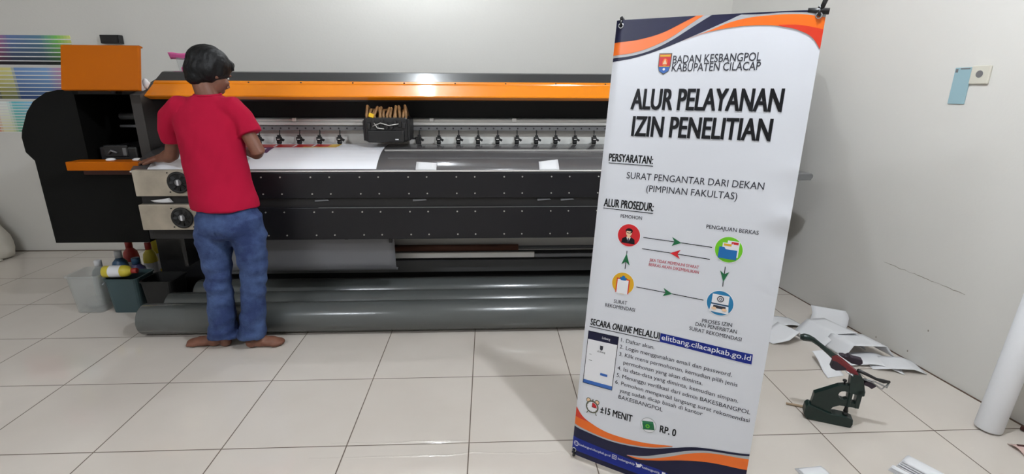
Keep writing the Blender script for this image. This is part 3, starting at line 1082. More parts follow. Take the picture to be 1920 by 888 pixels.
shirt = remesh(sh, 't_shirt', [M['shirt']], PE, .007, 8, shirtfn)
nb = MB()
pts = [Vector((-1.457 + .062 * math.cos(a), 2.80 + .060 * math.sin(a), 1.368 + .006 * math.sin(a))) for a in np.linspace(0, 2 * PI, 29)]
nb.tube(pts, .006, 8, caps=False)
nb.build('collar', M['shirt'], shirt)

# jeans
jn = MB()
ring_loft(jn, [((-1.400, 2.710, .845), (.138, 0, 0), (0, .090, 0)), ((-1.398, 2.705, .78), (.152, 0, 0), (0, .100, 0)), ((-1.396, 2.697, .70), (.172, 0, 0), (0, .118, 0)), ((-1.398, 2.70, .645), (.172, 0, 0), (0, .105, 0)), ((-1.40, 2.70, .615), (.12, 0, 0), (0, .07, 0))], 36)
for s in (-1, 1):
    jn.ell((-1.398 + s * .070, 2.650, .700), (.072, .056, .075), seg=18)
jn.tube([(-1.473, 2.70, .74), (-1.492, 2.70, .62), (-1.495, 2.695, .52), (-1.494, 2.685, .41), (-1.490, 2.665, .27), (-1.494, 2.655, .14), (-1.497, 2.65, .058)], [.092, .092, .080, .069, .068, .073, .080], 26)
jn.tube([(-1.318, 2.70, .74), (-1.308, 2.70, .62), (-1.303, 2.695, .52), (-1.299, 2.685, .41), (-1.312, 2.665, .27), (-1.330, 2.648, .14), (-1.337, 2.643, .060)], [.092, .092, .080, .067, .063, .068, .076], 26)


def jeansfn(p, nn):
    k = .35 + .65 * math.exp(-((p.z - .40) / .10) ** 2) + .6 * math.exp(-((p.z - .10) / .08) ** 2) + .5 * math.exp(-((p.z - .60) / .06) ** 2)
    a = noise.noise(Vector((p.x * 10, p.y * 10, p.z * 24))) * .016 + noise.noise(Vector((p.x * 24 + p.z * 20, p.y * 20, p.z * 30))) * .004
    return p + nn * a * k


jeans = remesh(jn, 'jeans', [M['denim']], PE, .0075, 5, jeansfn)
bv = BVHTree.FromPolygons([q.co.copy() for q in jeans.data.vertices], [tuple(q.vertices) for q in jeans.data.polygons])
pl0 = root_loc(PE)
for s in (-1, 1):
    pk = MB()
    okp = []
    for jy in range(7):
        for ix in range(7):
            u, v = ix / 6, jy / 6
            wd = .049 * (1 - .1 * (1 - v))
            x = -1.398 + s * .066 + (u - .5) * 2 * wd
            z = .665 + v * .115 - (abs(u - .5) * -.02 + .01) * (1 - v)
            h = bv.ray_cast(Vector((x, 2.3, z)) - pl0, Vector((0, 1, 0)))
            okp.append((h[0] + pl0 + h[1] * .003) if h[0] else Vector((x, 2.60, z)))
    pk.add(okp, [(jy * 7 + ix, jy * 7 + ix + 1, (jy + 1) * 7 + ix + 1, (jy + 1) * 7 + ix) for jy in range(6) for ix in range(6)], 0, True)
    pk.build('back_pocket', M['denim'], jeans)

# ================================================================== STANDING BANNER
BO = Vector((0.31821524, 1.67410808, 0.02000513))
BA = Vector((0.84447161, -0.53554282, -0.00784773)).normalized()
BV = Vector((0.07360984, 0.1015337, 0.99210508)).normalized()
BN = BA.cross(BV).normalized()
BW, BH = .6154, 1.622
BN_ = thing('standing_banner', 'tall white printed x-banner with orange and navy waves standing on the floor', 'banner', BO)
BN_.matrix_world = Matrix(((BA.x, BV.x, BN.x, BO.x), (BA.y, BV.y, BN.y, BO.y), (BA.z, BV.z, BN.z, BO.z), (0, 0, 0, 1)))
BN_['_frame'] = 1


def warp(u, v, l=0):
    f = .0022 * math.sin(v * 4.2 + .5) * math.sin(PI * u / BW) + .0018 * math.sin(u * 11 + v * 2.2)
    f += .006 * math.exp(-((u - .60) / .045) ** 2) * (math.exp(-((v - 1.02) / .03) ** 2) - .7 * math.exp(-((v - .95) / .04) ** 2) + .5 * math.exp(-((v - 1.17) / .02) ** 2))
    f -= .012 * max(0, (u - .54) / .075) ** 2
    f -= .006 * max(0, (.03 - u) / .03) ** 2
    return (u, v, f + l * .00045)


inks = list(INK.keys())
IX = {k: i for i, k in enumerate(inks)}
BP = MB()
BP.grid(lambda u, v: warp(u * BW, v * BH), 40, 80, IX['white'], True)


def fill(lo, hi, ink, layer, u0=None, u1=None, n=70):
    """area between two curves v(u); a curve is a number or a list of (u, v)"""
    def cv(c):
        if isinstance(c, (int, float)):
            return lambda u: c
        us = np.array([q[0] for q in c]); vs_ = np.array([q[1] for q in c])
        g = np.gradient(vs_, us)

        def f(u):
            if u <= us[0]:
                return float(vs_[0] + g[0] * (u - us[0]))
            if u >= us[-1]:
                return float(vs_[-1])
            i = int(np.searchsorted(us, u)) - 1
            h = us[i + 1] - us[i]
            t = (u - us[i]) / h
            return float((2 * t**3 - 3 * t**2 + 1) * vs_[i] + (t**3 - 2 * t**2 + t) * h * g[i] + (-2 * t**3 + 3 * t**2) * vs_[i + 1] + (t**3 - t**2) * h * g[i + 1])
        return f
    fl_, fh = cv(lo), cv(hi)
    cl = lambda v: max(0.0, min(BH, v))

    def fn(a, b):
        u = u0 + (u1 - u0) * a
        x, y = cl(fl_(u)), cl(fh(u))
        y = max(x, y)
        return warp(u, x + (y - x) * b, layer)
    BP.grid(fn, n, 4, IX[ink], True)


def poly(pts, ink, layer):
    BP.add([warp(a, b, layer) for a, b in pts], [tuple(range(len(pts)))], IX[ink])


def disc(c, r, ink, layer, ry=None, n=36, a0=0, a1=2 * PI):
    ry = ry or r
    th = np.linspace(a0, a1, n + 1)
    pts = [(c[0] + r * math.cos(t_), c[1] + ry * math.sin(t_)) for t_ in th]
    if a1 - a0 < 6.2:
        pts = [c] + pts
    else:
        pts = pts[:-1]
    poly(pts, ink, layer)


def line(a, b, wd, ink, layer):
    a, b = Vector(a), Vector(b)
    d = (b - a).normalized()
    p = Vector((-d.y, d.x)) * wd / 2
    quad([a + p, b + p, b - p, a - p], ink, layer)


def quad(pts, ink, layer, n=14):
    a, b, c_, d_ = [Vector(q) for q in pts]

    def fn(x, y):
        q = a.lerp(b, x).lerp(d_.lerp(c_, x), y)
        return warp(q.x, q.y, layer)
    BP.grid(fn, n, n if (a - d_).length > .01 else 1, IX[ink], True)


def text(s, u0, v0, u1, v1, cap, ink, layer, bold=0.0, shear=0.0, shadow=None):
    cu = bpy.data.curves.new('t', 'FONT')
    cu.body = s
    cu.size = 1.0
    cu.shear = shear
    cu.fill_mode = 'FRONT'
    cu.resolution_u = 3
    ob = bpy.data.objects.new('t', cu)
    COL.objects.link(ob)
    dg = bpy.context.evaluated_depsgraph_get()
    dg.update()
    me_ = bpy.data.meshes.new_from_object(ob.evaluated_get(dg))
    bpy.data.objects.remove(ob)
    co = [(q.co.x, q.co.y) for q in me_.vertices]
    fs_ = [tuple(f.vertices) for f in me_.polygons]
    bpy.data.meshes.remove(me_)
    bpy.data.curves.remove(cu)
    if not co:
        return
    x0 = min(q[0] for q in co)
    x1 = max(q[0] for q in co)
    CAP = CAPH
    sx = (u1 - u0) / (x1 - x0)
    sy = cap / CAP
    dv = (v1 - v0) / (u1 - u0)
    pts = [(u0 + (a - x0) * sx, v0 + (a - x0) * sx * dv + b * sy) for a, b in co]
    offs = [(0, 0)]
    if bold:
        e = bold * sy * .55
        offs = [(-e, -e * .6), (e, -e * .6), (-e, e * .6), (e, e * .6)]
    if shadow:
        BP.add([warp(a + .0028, b - .0032, layer - 1) for a, b in pts], fs_, IX[shadow])
    for k_, (ex_, ey_) in enumerate(offs):
        BP.add([warp(a + ex_, b + ey_, layer + k_ * .02) for a, b in pts], fs_, IX[ink])


def cap_height():
    cu = bpy.data.curves.new('t', 'FONT')
    cu.body = 'H'
    cu.size = 1
    ob = bpy.data.objects.new('t', cu)
    COL.objects.link(ob)
    dg = bpy.context.evaluated_depsgraph_get()
    dg.update()
    me_ = bpy.data.meshes.new_from_object(ob.evaluated_get(dg))
    h = max(q.co.y for q in me_.vertices)
    bpy.data.objects.remove(ob)
    return h


CAPH = cap_height()
# waves at the top
nv2 = [(0, .0), ]
nv2 = [(0, 1.4865), (.065, 1.4962), (.1366, 1.5154), (.2252, 1.5479), (.2979, 1.5775), (.3583, 1.6031), (.3983, 1.6195), (.41, 1.624)]
gr1 = [(0, 1.4985), (.0639, 1.5048), (.1355, 1.5238), (.1975, 1.5537), (.2514, 1.5874), (.3117, 1.624)]
or1 = [(0, 1.507), (.0629, 1.5134), (.1343, 1.5339), (.1962, 1.5636), (.2497, 1.6003), (.2873, 1.6245)]
nvA = [(0, 1.549), (.0869, 1.5573), (.1671, 1.5778), (.2275, 1.6062), (.2665, 1.6242)]
gr2 = [(.2252, 1.5479), (.2985, 1.5728), (.368, 1.5985), (.4145, 1.608), (.4816, 1.6125), (.56, 1.611), (.6154, 1.603)]
or2 = [(.2252, 1.5479), (.2988, 1.5704), (.3704, 1.5824), (.4407, 1.5855), (.4993, 1.5814), (.554, 1.5673), (.5971, 1.5409), (.6154, 1.516)]
rdU = [(.4946, 1.5846), (.5518, 1.582), (.6154, 1.5705)]
fill(nv2, BH, 'navy', 1, 0, .405)
fill(gr1, BH, 'grey', 2, 0, .31)
fill(or1, BH, 'orange', 3, 0, .286)
fill(nvA, BH, 'navy', 4, 0, .265)
fill(gr2, nv2[3:-1] + [(.44, 1.617), (.52, 1.6185), (.6154, 1.6175)], 'grey', 2, .2252, BW)
fill([(.395, 1.6185), (.44, 1.6172), (.52, 1.6187), (.6154, 1.6135)], BH, 'navy', 3, .395, BW)
fill(or2, gr2, 'orange', 3, .2252, BW)
fill(or2[4:], rdU, 'red', 4, .4993, BW)
# waves at the bottom
bU = [(0, .199), (.0284, .1722), (.0772, .1511), (.1234, .141), (.1904, .14), (.2738, .1487), (.3724, .1724)]
rdL = [(0, .1582), (.0527, .1559), (.1234, .141)]
boL = [(0, .1262), (.0566, .119), (.1496, .1152), (.2348, .1253), (.3152, .1452), (.3727, .1702)]
bgL = [(0, .1172), (.0573, .1125), (.1502, .1098), (.2355, .1201), (.3157, .1411), (.3732, .166)]
bnU = [(.3732, .166), (.4468, .1964), (.5004, .2101), (.5535, .2206), (.6154, .2295)]
wL = [(.2179, .0794), (.28, .0983), (.3573, .1381), (.4305, .177), (.4846, .198), (.5364, .21), (.6154, .223)]
wgL = [(.2181, .0784), (.2811, .089), (.3579, .1244), (.4318, .1672), (.4857, .1903), (.5374, .2034), (.6154, .212)]
woL = [(.2181, .0774), (.2487, .0765), (.3212, .0963), (.3987, .1271), (.4715, .152), (.5424, .1673), (.6154, .172)]
fill(0, bU, 'orange', 1, 0, .3724)
fill(rdL, bU, 'red', 2, 0, .1234)
fill(0, boL, 'grey', 2, 0, .3727)
fill(0, bgL, 'navy', 3, 0, .3732)
fill(0, bnU, 'navy', 3, .3732, BW)
fill(wgL, wL, 'grey', 5, .2179, BW)
fill(woL, wgL, 'orange', 5, .2181, BW)
fill(.020, [(0, .0745), (.15, .069), (.27, .0655)], 'blue', 4, 0, .27)
fill([(.27, .020), (.40, .055)], [(.27, .0655), (.3667, .0633), (.40, .055)], 'blue', 4, .27, .40)


T1 = [("BADAN KESBANGPOL", .2053, 1.4791, .4651, 1.484, .0241, .012), ("KABUPATEN CILACAP", .2051, 1.454, .4676, 1.4569, .0243, .012)]
for s, a, b, c, d, h, bo in T1:
    text(s, a, b, c, d, h, 'text', 2, bo)
text("ALUR PELAYANAN", .0844, 1.3315, .5416, 1.3376, .0653, 'black', 3, .040, 0, 'shadow')
text("IZIN PENELITIAN", .0968, 1.2425, .5243, 1.2502, .0643, 'black', 3, .040, 0, 'shadow')
BE = [("PERSYARATAN:", .0261, 1.1504, .1796, 1.152, .026), ("ALUR PROSEDUR:", .0256, .9896, .201, .9927, .0276),
      ("±15 MENIT", .0988, .2098, .2204, .2129, .026), ("RP. 0", .3225, .2092, .3776, .2118, .0261)]
for s, a, b, c, d, h in BE:
    text(s, a, b, c, d, h, 'black', 2, .035)
text("SECARA", .0233, .5419, .1005, .544, .0238, 'black', 2, .035)
text("ONLINE", .1085, .5442, .1805, .5464, .0238, 'black', 2, .035, .22)
text("MELALUI", .1865, .5468, .2782, .5495, .0238, 'black', 2, .035)
for a, b in (((.0263, 1.1439), (.1822, 1.145)), ((.0246, .9825), (.2019, .9854)), ((.0201, .534), (.2807, .541))):
    line(a, b, .0026, 'black', 2)
for s, a, b, c, d, h in (("SURAT PENGANTAR DARI DEKAN", .0962, 1.0959, .5299, 1.102, .022), ("(PIMPINAN FAKULTAS)", .1692, 1.0577, .4584, 1.0632, .0217)):
    text(s, a, b, c, d, h, 'text', 2, .004)
for s, a, b, c, d, h in (("PEMOHON", .0906, .9568, .1663, .9583, .0118), ("PENGAJUAN BERKAS", .3799, .9597, .5355, .9615, .0125), ("SURAT", .102, .6442, .1503, .6469, .0129),
                         ("REKOMENDASI", .0717, .6232, .1811, .6279, .013), ("PROSES IZIN", .409, .6431, .5015, .6501, .0127), ("DAN PENERBITAN", .3901, .6271, .5187, .6313, .0125),
                         ("SURAT REKOMENDASI", .3721, .6074, .5363, .6093, .0125)):
    text(s, a, b, c, d, h, 'text', 2, .014)
for s, a, b, c, d, h in (("JIKA TIDAK MEMENUHI SYARAT", .2098, .8185, .3748, .8215, .0104), ("BERKAS AKAN DIKEMBALIKAN", .2096, .8021, .3765, .8051, .0104)):
    text(s, a, b, c, d, h, 'rtext', 2, .01)
for s, a, b, c, d, h in (("1. Daftar akun.", .1453, .5063, .2659, .5085, .0142), ("2. Login menggunakan email dan password.", .143, .4799, .5251, .4827, .0142),
                         ("3. Klik menu permohonan, kemudian pilih jenis", .1443, .4521, .5461, .4541, .0142), ("permohonan yang akan diminta.", .1636, .4242, .4398, .4261, .0142),
                         ("4. Isi data-data yang diminta, kemudian simpan.", .1442, .3977, .5559, .3997, .0142), ("5. Menunggu verifikasi dari admin BAKESBANGPOL", .1442, .3697, .5966, .3701, .0142),
                         ("6. Pemohon mengambil langsung surat rekomendasi", .1424, .3421, .5984, .3417, .0142), ("yang sudah dicap basah di kantor", .1622, .3141, .4543, .3184, .0142),
                         ("BAKESBANGPOL", .161, .2881, .3221, .2882, .0144)):
    text(s, a, b, c, d, h, 'text', 2, .006)
quad([(.2801, .5725), (.5756, .5749), (.5765, .5403), (.2808, .541)], 'blue', 2)
text("elitbang.cilacapkab.go.id", .2858, .5502, .5718, .5520, .0180, 'paper', 3, .012)
# emblem: shield with a red-brown field and a blue foot
def shield(c, wd, h, ink, layer):
    x, y = c
    poly([(x - wd, y + h * .5), (x + wd, y + h * .5), (x + wd * .97, y - h * .1), (x + wd * .75, y - h * .33), (x, y - h * .5), (x - wd * .75, y - h * .33), (x - wd * .97, y - h * .1)], ink, layer)


shield((.1797, 1.4777), .0212, .068, 'olive', 2)
shield((.1797, 1.4777), .0185, .061, 'crimson', 3)
poly([(.1615, 1.470), (.198, 1.470), (.1945, 1.456), (.1797, 1.4475), (.165, 1.456)], 'bar', 4)
disc((.1805, 1.483), .0085, 'orange', 4, .012)
poly([(.1735, 1.477), (.1875, 1.477), (.1805, 1.494)], 'skin', 5)
disc((.1797, 1.461), .004, 'paper', 5)
line((.163, 1.5035), (.1965, 1.5035), .006, 'amber', 4)
line((.163, 1.470), (.1965, 1.470), .002, 'amber', 5)
# icons
def icon(c, ink, r=.0395):
    disc(c, r + .0022, 'paper', 1)
    disc(c, r, ink, 2)


icon((.1279, .8977), 'crimson')
cx, cy = .1279, .8977
poly([(cx - .024, cy - .029), (cx - .022, cy - .013), (cx - .010, cy - .006), (cx + .010, cy - .006), (cx + .022, cy - .013), (cx + .024, cy - .029)], 'black', 3)
poly([(cx - .008, cy - .006), (cx + .008, cy - .006), (cx, cy - .024)], 'paper', 4)
poly([(cx - .002, cy - .008), (cx + .002, cy - .008), (cx + .003, cy - .020), (cx, cy - .025), (cx - .003, cy - .020)], 'text', 5)
poly([(cx - .005, cy + .002), (cx + .005, cy + .002), (cx + .006, cy - .007), (cx, cy - .011), (cx - .006, cy - .007)], 'skin', 5)
disc((cx, cy + .010), .0105, 'skin', 6, .0135)
disc((cx, cy + .0165), .0125, 'black', 7, .009)
poly([(cx - .0085, cy + .0155), (cx + .0085, cy + .0155), (cx + .004, cy + .010), (cx - .009, cy + .011)], 'skin', 8)
icon((.4570, .9006), 'lime', .0415)
cx, cy = .4570, .9006
poly([(cx - .006, cy + .030), (cx + .030, cy + .030), (cx + .030, cy - .022), (cx - .006, cy - .022)], 'paper', 3)
poly([(cx + .006, cy + .027), (cx + .027, cy + .027), (cx + .027, cy + .019), (cx + .006, cy + .019)], 'crimson', 4)
poly([(cx - .020, cy + .022), (cx + .012, cy + .022), (cx + .012, cy - .014), (cx - .020, cy - .014)], 'paper', 4)
poly([(cx - .016, cy + .019), (cx + .007, cy + .019), (cx + .007, cy + .012), (cx - .016, cy + .012)], 'amber', 5)
poly([(cx - .029, cy + .007), (cx - .013, cy + .007), (cx - .009, cy + .001), (cx + .026, cy + .001), (cx + .026, cy - .030), (cx - .029, cy - .030)], 'folder', 6)
icon((.127, .7218), 'amber')
cx, cy = .127, .7218
poly([(cx - .024, cy + .018), (cx + .024, cy + .018), (cx + .024, cy - .036), (cx - .024, cy - .036)], 'red', 3)
poly([(cx - .020, cy + .014), (cx + .020, cy + .014), (cx + .020, cy - .038), (cx - .020, cy - .038)], 'paper', 4)
poly([(cx - .013, cy + .022), (cx + .013, cy + .022), (cx + .009, cy + .012), (cx - .009, cy + .012)], 'folder', 5)
disc((cx, cy + .023), .006, 'folder', 5)
icon((.4556, .7208), 'azure', .041)
cx, cy = .4556, .7208
poly([(cx - .026, cy + .028), (cx + .026, cy + .028), (cx + .026, cy - .002), (cx - .026, cy - .002)], 'paper', 3)
disc((cx, cy + .014), .0105, 'text', 4)
disc((cx, cy + .014), .0075, 'paper', 5)
disc((cx, cy + .014), .0045, 'text', 6)
disc((cx, cy + .014), .0025, 'paper', 7)
line((cx - .027, cy - .004), (cx + .027, cy - .004), .0025, 'text', 4)
poly([(cx - .027, cy - .007), (cx + .027, cy - .007), (cx + .030, cy - .032), (cx - .030, cy - .032)], 'paper', 3)
poly([(cx - .019, cy - .009), (cx + .019, cy - .009), (cx + .020, cy - .019), (cx - .020, cy - .019)], 'text', 4)
disc((cx - .016, cy - .020), .008, 'skin', 5, .005)
disc((cx + .016, cy - .020), .008, 'skin', 5, .005)
# arrows
def arrow(a, b, head, ink, ln='black', nt=.28):
    line(a, b, .0026, ln, 2)
    tip, p, q = [Vector(k) for k in head]
    nn = (p + q) / 2
    nn = nn + (tip - nn) * nt
    poly([tip, p, nn, q], ink, 3)


arrow((.1792, .898), (.4062, .900), ((.3082, .899), (.2757, .9147), (.2777, .8839)), 'arrow')
arrow((.1795, .8581), (.4051, .8596), ((.276, .8585), (.3091, .8749), (.3105, .8435)), 'crimson')
arrow((.1277, .8417), (.1285, .7761), ((.1280, .8322), (.1131, .7903), (.1432, .7908)), 'arrow')
arrow((.4548, .8443), (.456, .7772), ((.4555, .7935), (.4412, .8295), (.4694, .829)), 'arrow')
arrow((.1761, .7187), (.4038, .7197), ((.3013, .7192), (.2698, .7343), (.2698, .7046)), 'arrow')
# phone picture
quad([(.0179, .5173), (.1358, .5215), (.1340, .3105), (.0165, .3064)], 'black', 2)
quad([(.0196, .5155), (.1345, .520), (.1345, .490), (.0196, .485)], 'navy', 3)
quad([(.0200, .485), (.1335, .4895), (.1322, .3265), (.0194, .3225)], 'paper', 3)
quad([(.0194, .3225), (.1322, .3265), (.1322, .313), (.0185, .3095)], 'bar', 4)
poly([(.082, .366), (.110, .3665), (.110, .357), (.082, .3565)], 'bar', 4)
text("Litbang", .074, .4985, .105, .4995, .009, 'paper', 4)
shield((.0759, .462), .006, .019, 'text', 4)
text("eLitbang", .061, .444, .092, .445, .007, 'text', 4)
line((.032, .428), (.040, .428), .0016, 'text', 4)
line((.032, .404), (.044, .404), .0016, 'text', 4)
# alarm clock
c = (.0652, .2218)
for s in (-1, 1):
    disc((c[0] + s * .017, c[1] + .023), .0095, 'olive', 2)
    disc((c[0] + s * .017, c[1] + .023), .0070, 'skin', 3)
    line((c[0] + s * .014, c[1] - .02), (c[0] + s * .020, c[1] - .031), .003, 'olive', 2)
line((c[0], c[1] + .022), (c[0], c[1] + .031), .004, 'olive', 2)
disc(c, .0255, 'olive', 4)
disc(c, .0200, 'paper', 5)
disc(c, .0185, 'crimson', 6, n=12, a0=0, a1=PI / 2)
for k in range(12):
    a = k * PI / 6
    line((c[0] + .0165 * math.cos(a), c[1] + .0165 * math.sin(a)), (c[0] + .0192 * math.cos(a), c[1] + .0192 * math.sin(a)), .0012, 'text', 7)
line(c, (c[0], c[1] + .016), .0018, 'black', 7)
line(c, (c[0] + .012, c[1]), .0018, 'black', 7)
# money
c = (.2806, .2215)
disc(c, .0285, 'grey', 2)
disc(c, .0262, 'paper', 3)
poly([(c[0] - .024, c[1] + .010), (c[0] + .015, c[1] + .019), (c[0] + .024, c[1] - .010), (c[0] - .016, c[1] - .019)], 'money', 4)
poly([(c[0] - .022, c[1] + .001), (c[0] + .018, c[1] + .010), (c[0] + .023, c[1] - .012), (c[0] - .016, c[1] - .021)], 'arrow', 5)
disc((c[0] - .002, c[1] - .004), .0075, 'lime', 6)
disc((c[0] - .002, c[1] - .004), .004, 'money', 7)
# footer line with icons
def ringicon(c):
    disc(c, .0105, 'paper', 6)
    disc(c, .0085, 'blue', 7)


ringicon((.0169, .050))
line((.0084, .050), (.0254, .050), .0012, 'paper', 8)
line((.0169, .0415), (.0169, .0585), .0012, 'paper', 8)
disc((.0169, .050), .0045, 'paper', 8, .0085)
disc((.0169, .050), .0034, 'blue', 9, .0075)
text("kesbangpol.cilacapkab.go.id", .031, .0465, .157, .0475, .0090, 'paper', 6)
poly([(.164, .0445), (.181, .0445), (.181, .0615), (.164, .0615)], 'paper', 6)
poly([(.1658, .0463), (.1792, .0463), (.1792, .0597), (.1658, .0597)], 'blue', 7)
disc((.1725, .053), .0045, 'paper', 8)
disc((.1725, .053), .003, 'blue', 9)
text("kesbangpolclp", .187, .0485, .250, .0490, .0090, 'paper', 6)
bx, by = .2660, .0535
disc((bx, by), .0075, 'paper', 6, .006)
disc((bx + .0065, by + .005), .0045, 'paper', 6)
poly([(bx - .001, by + .002), (bx - .012, by + .010), (bx - .009, by - .002)], 'paper', 7)
poly([(bx - .004, by - .003), (bx - .013, by - .008), (bx + .003, by - .006)], 'paper', 7)
poly([(bx + .009, by + .007), (bx + .0145, by + .0065), (bx + .009, by + .003)], 'paper', 7)
text("kesbangpolclp", .279, .0495, .342, .0500, .0090, 'paper', 6)
poly([(.350, .046), (.362, .047), (.362, .063), (.350, .062)], 'paper', 6)
sheet = BP.build('printed_sheet', [INK[k] for k in inks], BN_, recalc=False)
# white back of the sheet
MB().grid(lambda u, v: (lambda q: (q[0], q[1], q[2] - .0012))(warp(u * BW, v * BH)), 30, 60, 0, True).build('sheet_back', INK['white'], BN_)
# eyelets, hooks, cross frame
hub = Vector((BW / 2, .82, -.075))
for i, (u, v) in enumerate(((.0185, 1.6035), (.598, 1.607), (.0105, .020), (.603, .020))):
    zc = warp(u, v)[2]
    rg = MB()
    pts = [(u + .0075 * math.cos(a), v + .0075 * math.sin(a), zc + .0035) for a in np.linspace(0, 2 * PI, 21)]
    rg.tube(pts, .0022, 8, caps=False)
    rg.build('eyelet', M['steel'], BN_)
    tip = Vector((u, v + (.012 if v > 1 else -.008), zc - .012))
    if v < 1:
        tip = Vector((u + (-.004 if u < .3 else .004), -.0135, zc - .010))
    MB().tube([hub + (tip - hub) * .08, tip], [.0055, .0045], 12).build('pole', M['pole'], BN_)
    hk = MB()
    if v > 1:
        s = -1 if u < .3 else 1
        hk.tube([tip - Vector((0, .02, 0)), tip + Vector((0, .008, .004)), Vector((u + s * .002, v + .026, zc + .002))], [.007, .008, .006], 10)
        hk.tube([Vector((u, v + .02, zc - .004)), Vector((u, v + .012, zc + .008)), Vector((u, v - .002, zc + .006))], .0035, 8)
        if s > 0:
            hk.tube([Vector((u - .03, v + .014, zc)), Vector((u + .024, v + .012, zc - .004))], .009, 10)
            hk.tube([Vector((u + .003, v + .015, zc)), Vector((u + .012, v + .048, zc)), Vector((u + .008, v + .052, zc))], [.006, .007, .005], 10)
    else:
        hk.tube([tip, Vector((u, v - .012, zc + .006)), Vector((u, v, zc + .007))], [.006, .0045, .003], 8)
    hk.build('hook', M['pole'], BN_)
MB().obox(hub, Matrix.Identity(3), (.035, .045, .014), 0, .006).build('hub', M['pole'], BN_)
# rear leg reaches the floor behind the sheet
inv = BN_.matrix_world.inverted()
ft = BO + BA * (BW / 2) + Vector((-BN.x, -BN.y, 0)).normalized() * .42
ft.z = .006
MB().tube([hub, inv @ ft], [.006, .005], 12).build('rear_leg', M['pole'], BN_)

# ================================================================== GROMMET PRESS
GP0 = Vector((1.416, 1.893, .013))
GD = Vector((.91453534, -.40450601, 0))
GN = Vector((.40450601, .91453534, 0))
gp = lambda a, b, d: GP0 + GD * a + Vector((0, 0, b)) + GN * d
PRS = thing('grommet_press', 'dark green hand grommet press standing on the floor tiles', 'press', GP0 - Vector((0, 0, .013)))


def gprism(poly_, d0, d1, name, m, parent=PRS, bev=.003):
    bm = bmesh.new()
    vs = [bm.verts.new((a, b, d0)) for a, b in poly_]
    f = bm.faces.new(vs)
    ex = bmesh.ops.extrude_face_region(bm, geom=[f])
    for q in ex['geom']:
        if isinstance(q, bmesh.types.BMVert):
            q.co.z = d1
    bmesh.ops.recalc_face_normals(bm, faces=bm.faces)
    if bev:
        bmesh.ops.bevel(bm, geom=[e for e in bm.edges], offset=bev, segments=2, profile=.5, affect='EDGES')
    bmesh.ops.triangulate(bm, faces=[f for f in bm.faces if len(f.verts) > 4])
    return MB().bm(bm, 0, lambda q: gp(q.x, q.y, q.z)).build(name, m, parent)


gprism([(-.015, .050), (-.018, .012), (-.004, -.009), (.095, -.013), (.165, -.013), (.171, .005), (.169, .028), (.143, .036), (.106, .037), (.090, .034), (-.004, .062)], -.024, .024, 'base', M['green'])
# C-frame with an oval opening: built from two halves that share the opening's edge
hole = [(.098, .130), (.101, .142), (.108, .150), (.118, .153), (.129, .152), (.132, .134), (.133, .116), (.122, .111), (.112, .112), (.103, .119)]
outer = [(.004, .055), (.010, .116), (.094, .173), (.119, .181), (.137, .182), (.150, .182), (.150, .084), (.136, .082), (.111, .081), (.089, .068), (.079, .050), (.090, .034)]
fr = MB()
bm = bmesh.new()
def loop(pts):
    vs = [bm.verts.new((a, b, -.014)) for a, b in pts]
    return [bm.edges.new((vs[i], vs[(i + 1) % len(vs)])) for i in range(len(vs))]
es = loop(outer) + loop(hole)
bmesh.ops.triangle_fill(bm, use_beauty=True, edges=es)
ex = bmesh.ops.extrude_face_region(bm, geom=list(bm.faces))
for q in ex['geom']:
    if isinstance(q, bmesh.types.BMVert):
        q.co.z = .014
bmesh.ops.recalc_face_normals(bm, faces=bm.faces)
fr.bm(bm, 0, lambda q: gp(q.x, q.y, q.z)).build('c_frame', M['green'], PRS)
gprism([(.136, .083), (.148, .083), (.148, .150), (.136, .150)], -.020, .020, 'guide_column', M['green'])
gprism([(.164, .083), (.181, .084), (.183, .146), (.191, .147), (.191, .172), (.164, .176)], -.020, .020, 'guide_column', M['green'])
gprism([(.136, .150), (.172, .146), (.190, .170), (.176, .222), (.165, .238), (.140, .240), (.129, .230), (.130, .18)], -.020, .020, 'head', M['green'])
gprism([(.136, .083), (.181, .084), (.181, .104), (.136, .106)], -.018, .018, 'lower_jaw', M['green'])
MB().tube([gp(.141, .088, 0), gp(.141, .066, 0), gp(.141, .052, 0)], [.007, .007, .010], 14).build('plunger', M['black'], PRS)
MB().tube([gp(.141, .034, 0), gp(.141, .046, 0)], [.012, .010], 14).build('die', M['black'], PRS)
kb = MB().tube([gp(.116, .176, 0), gp(.115, .196, 0)], .0035, 10)
kb.tube([gp(.115, .194, 0), gp(.1145, .200, 0)], .008, 14)
kb.build('adjusting_screw', M['black'], PRS)
hd = MB()
pts = [(-.080, .367), (-.066, .368), (-.048, .367), (-.031, .363), (-.005, .346), (.020, .328), (.046, .309), (.060, .299)]
hd.tube([gp(a, b, 0) for a, b in pts], [.010, .016, .015, .011, .0095, .010, .012, .014], 16)
hdo = hd.build('handle', M['green'], PRS)
gprism([(.046, .306), (.062, .312), (.100, .288), (.150, .250), (.158, .234), (.140, .236), (.090, .258), (.052, .285)], -.014, .014, 'lever', M['dred'])
gprism([(.050, .252), (.056, .288), (.072, .282), (.110, .258), (.100, .250), (.070, .243)], -.017, .017, 'lever_cam', M['plum'])
gprism([(.078, .302), (.098, .306), (.104, .301), (.118, .312), (.126, .303), (.166, .298), (.171, .280), (.160, .269), (.130, .272)], .014, .044, 'rubber_pad', M['plum'], bev=.005)
ln = MB().tube([gp(.150, .258, -.006), gp(.185, .246, -.006), (gp(.22, .232, -.006)), gp(.248, .226, -.004), gp(.272, .226, 0)], [.008, .007, .006, .009, .005], 10)
ln.build('link_rod', M['black'], PRS)
gprism([(.178, .196), (.186, .210), (.205, .212), (.228, .199), (.213, .182), (.200, .190)], -.01, .014, 'spring_block', M['plum'])
sp = MB()
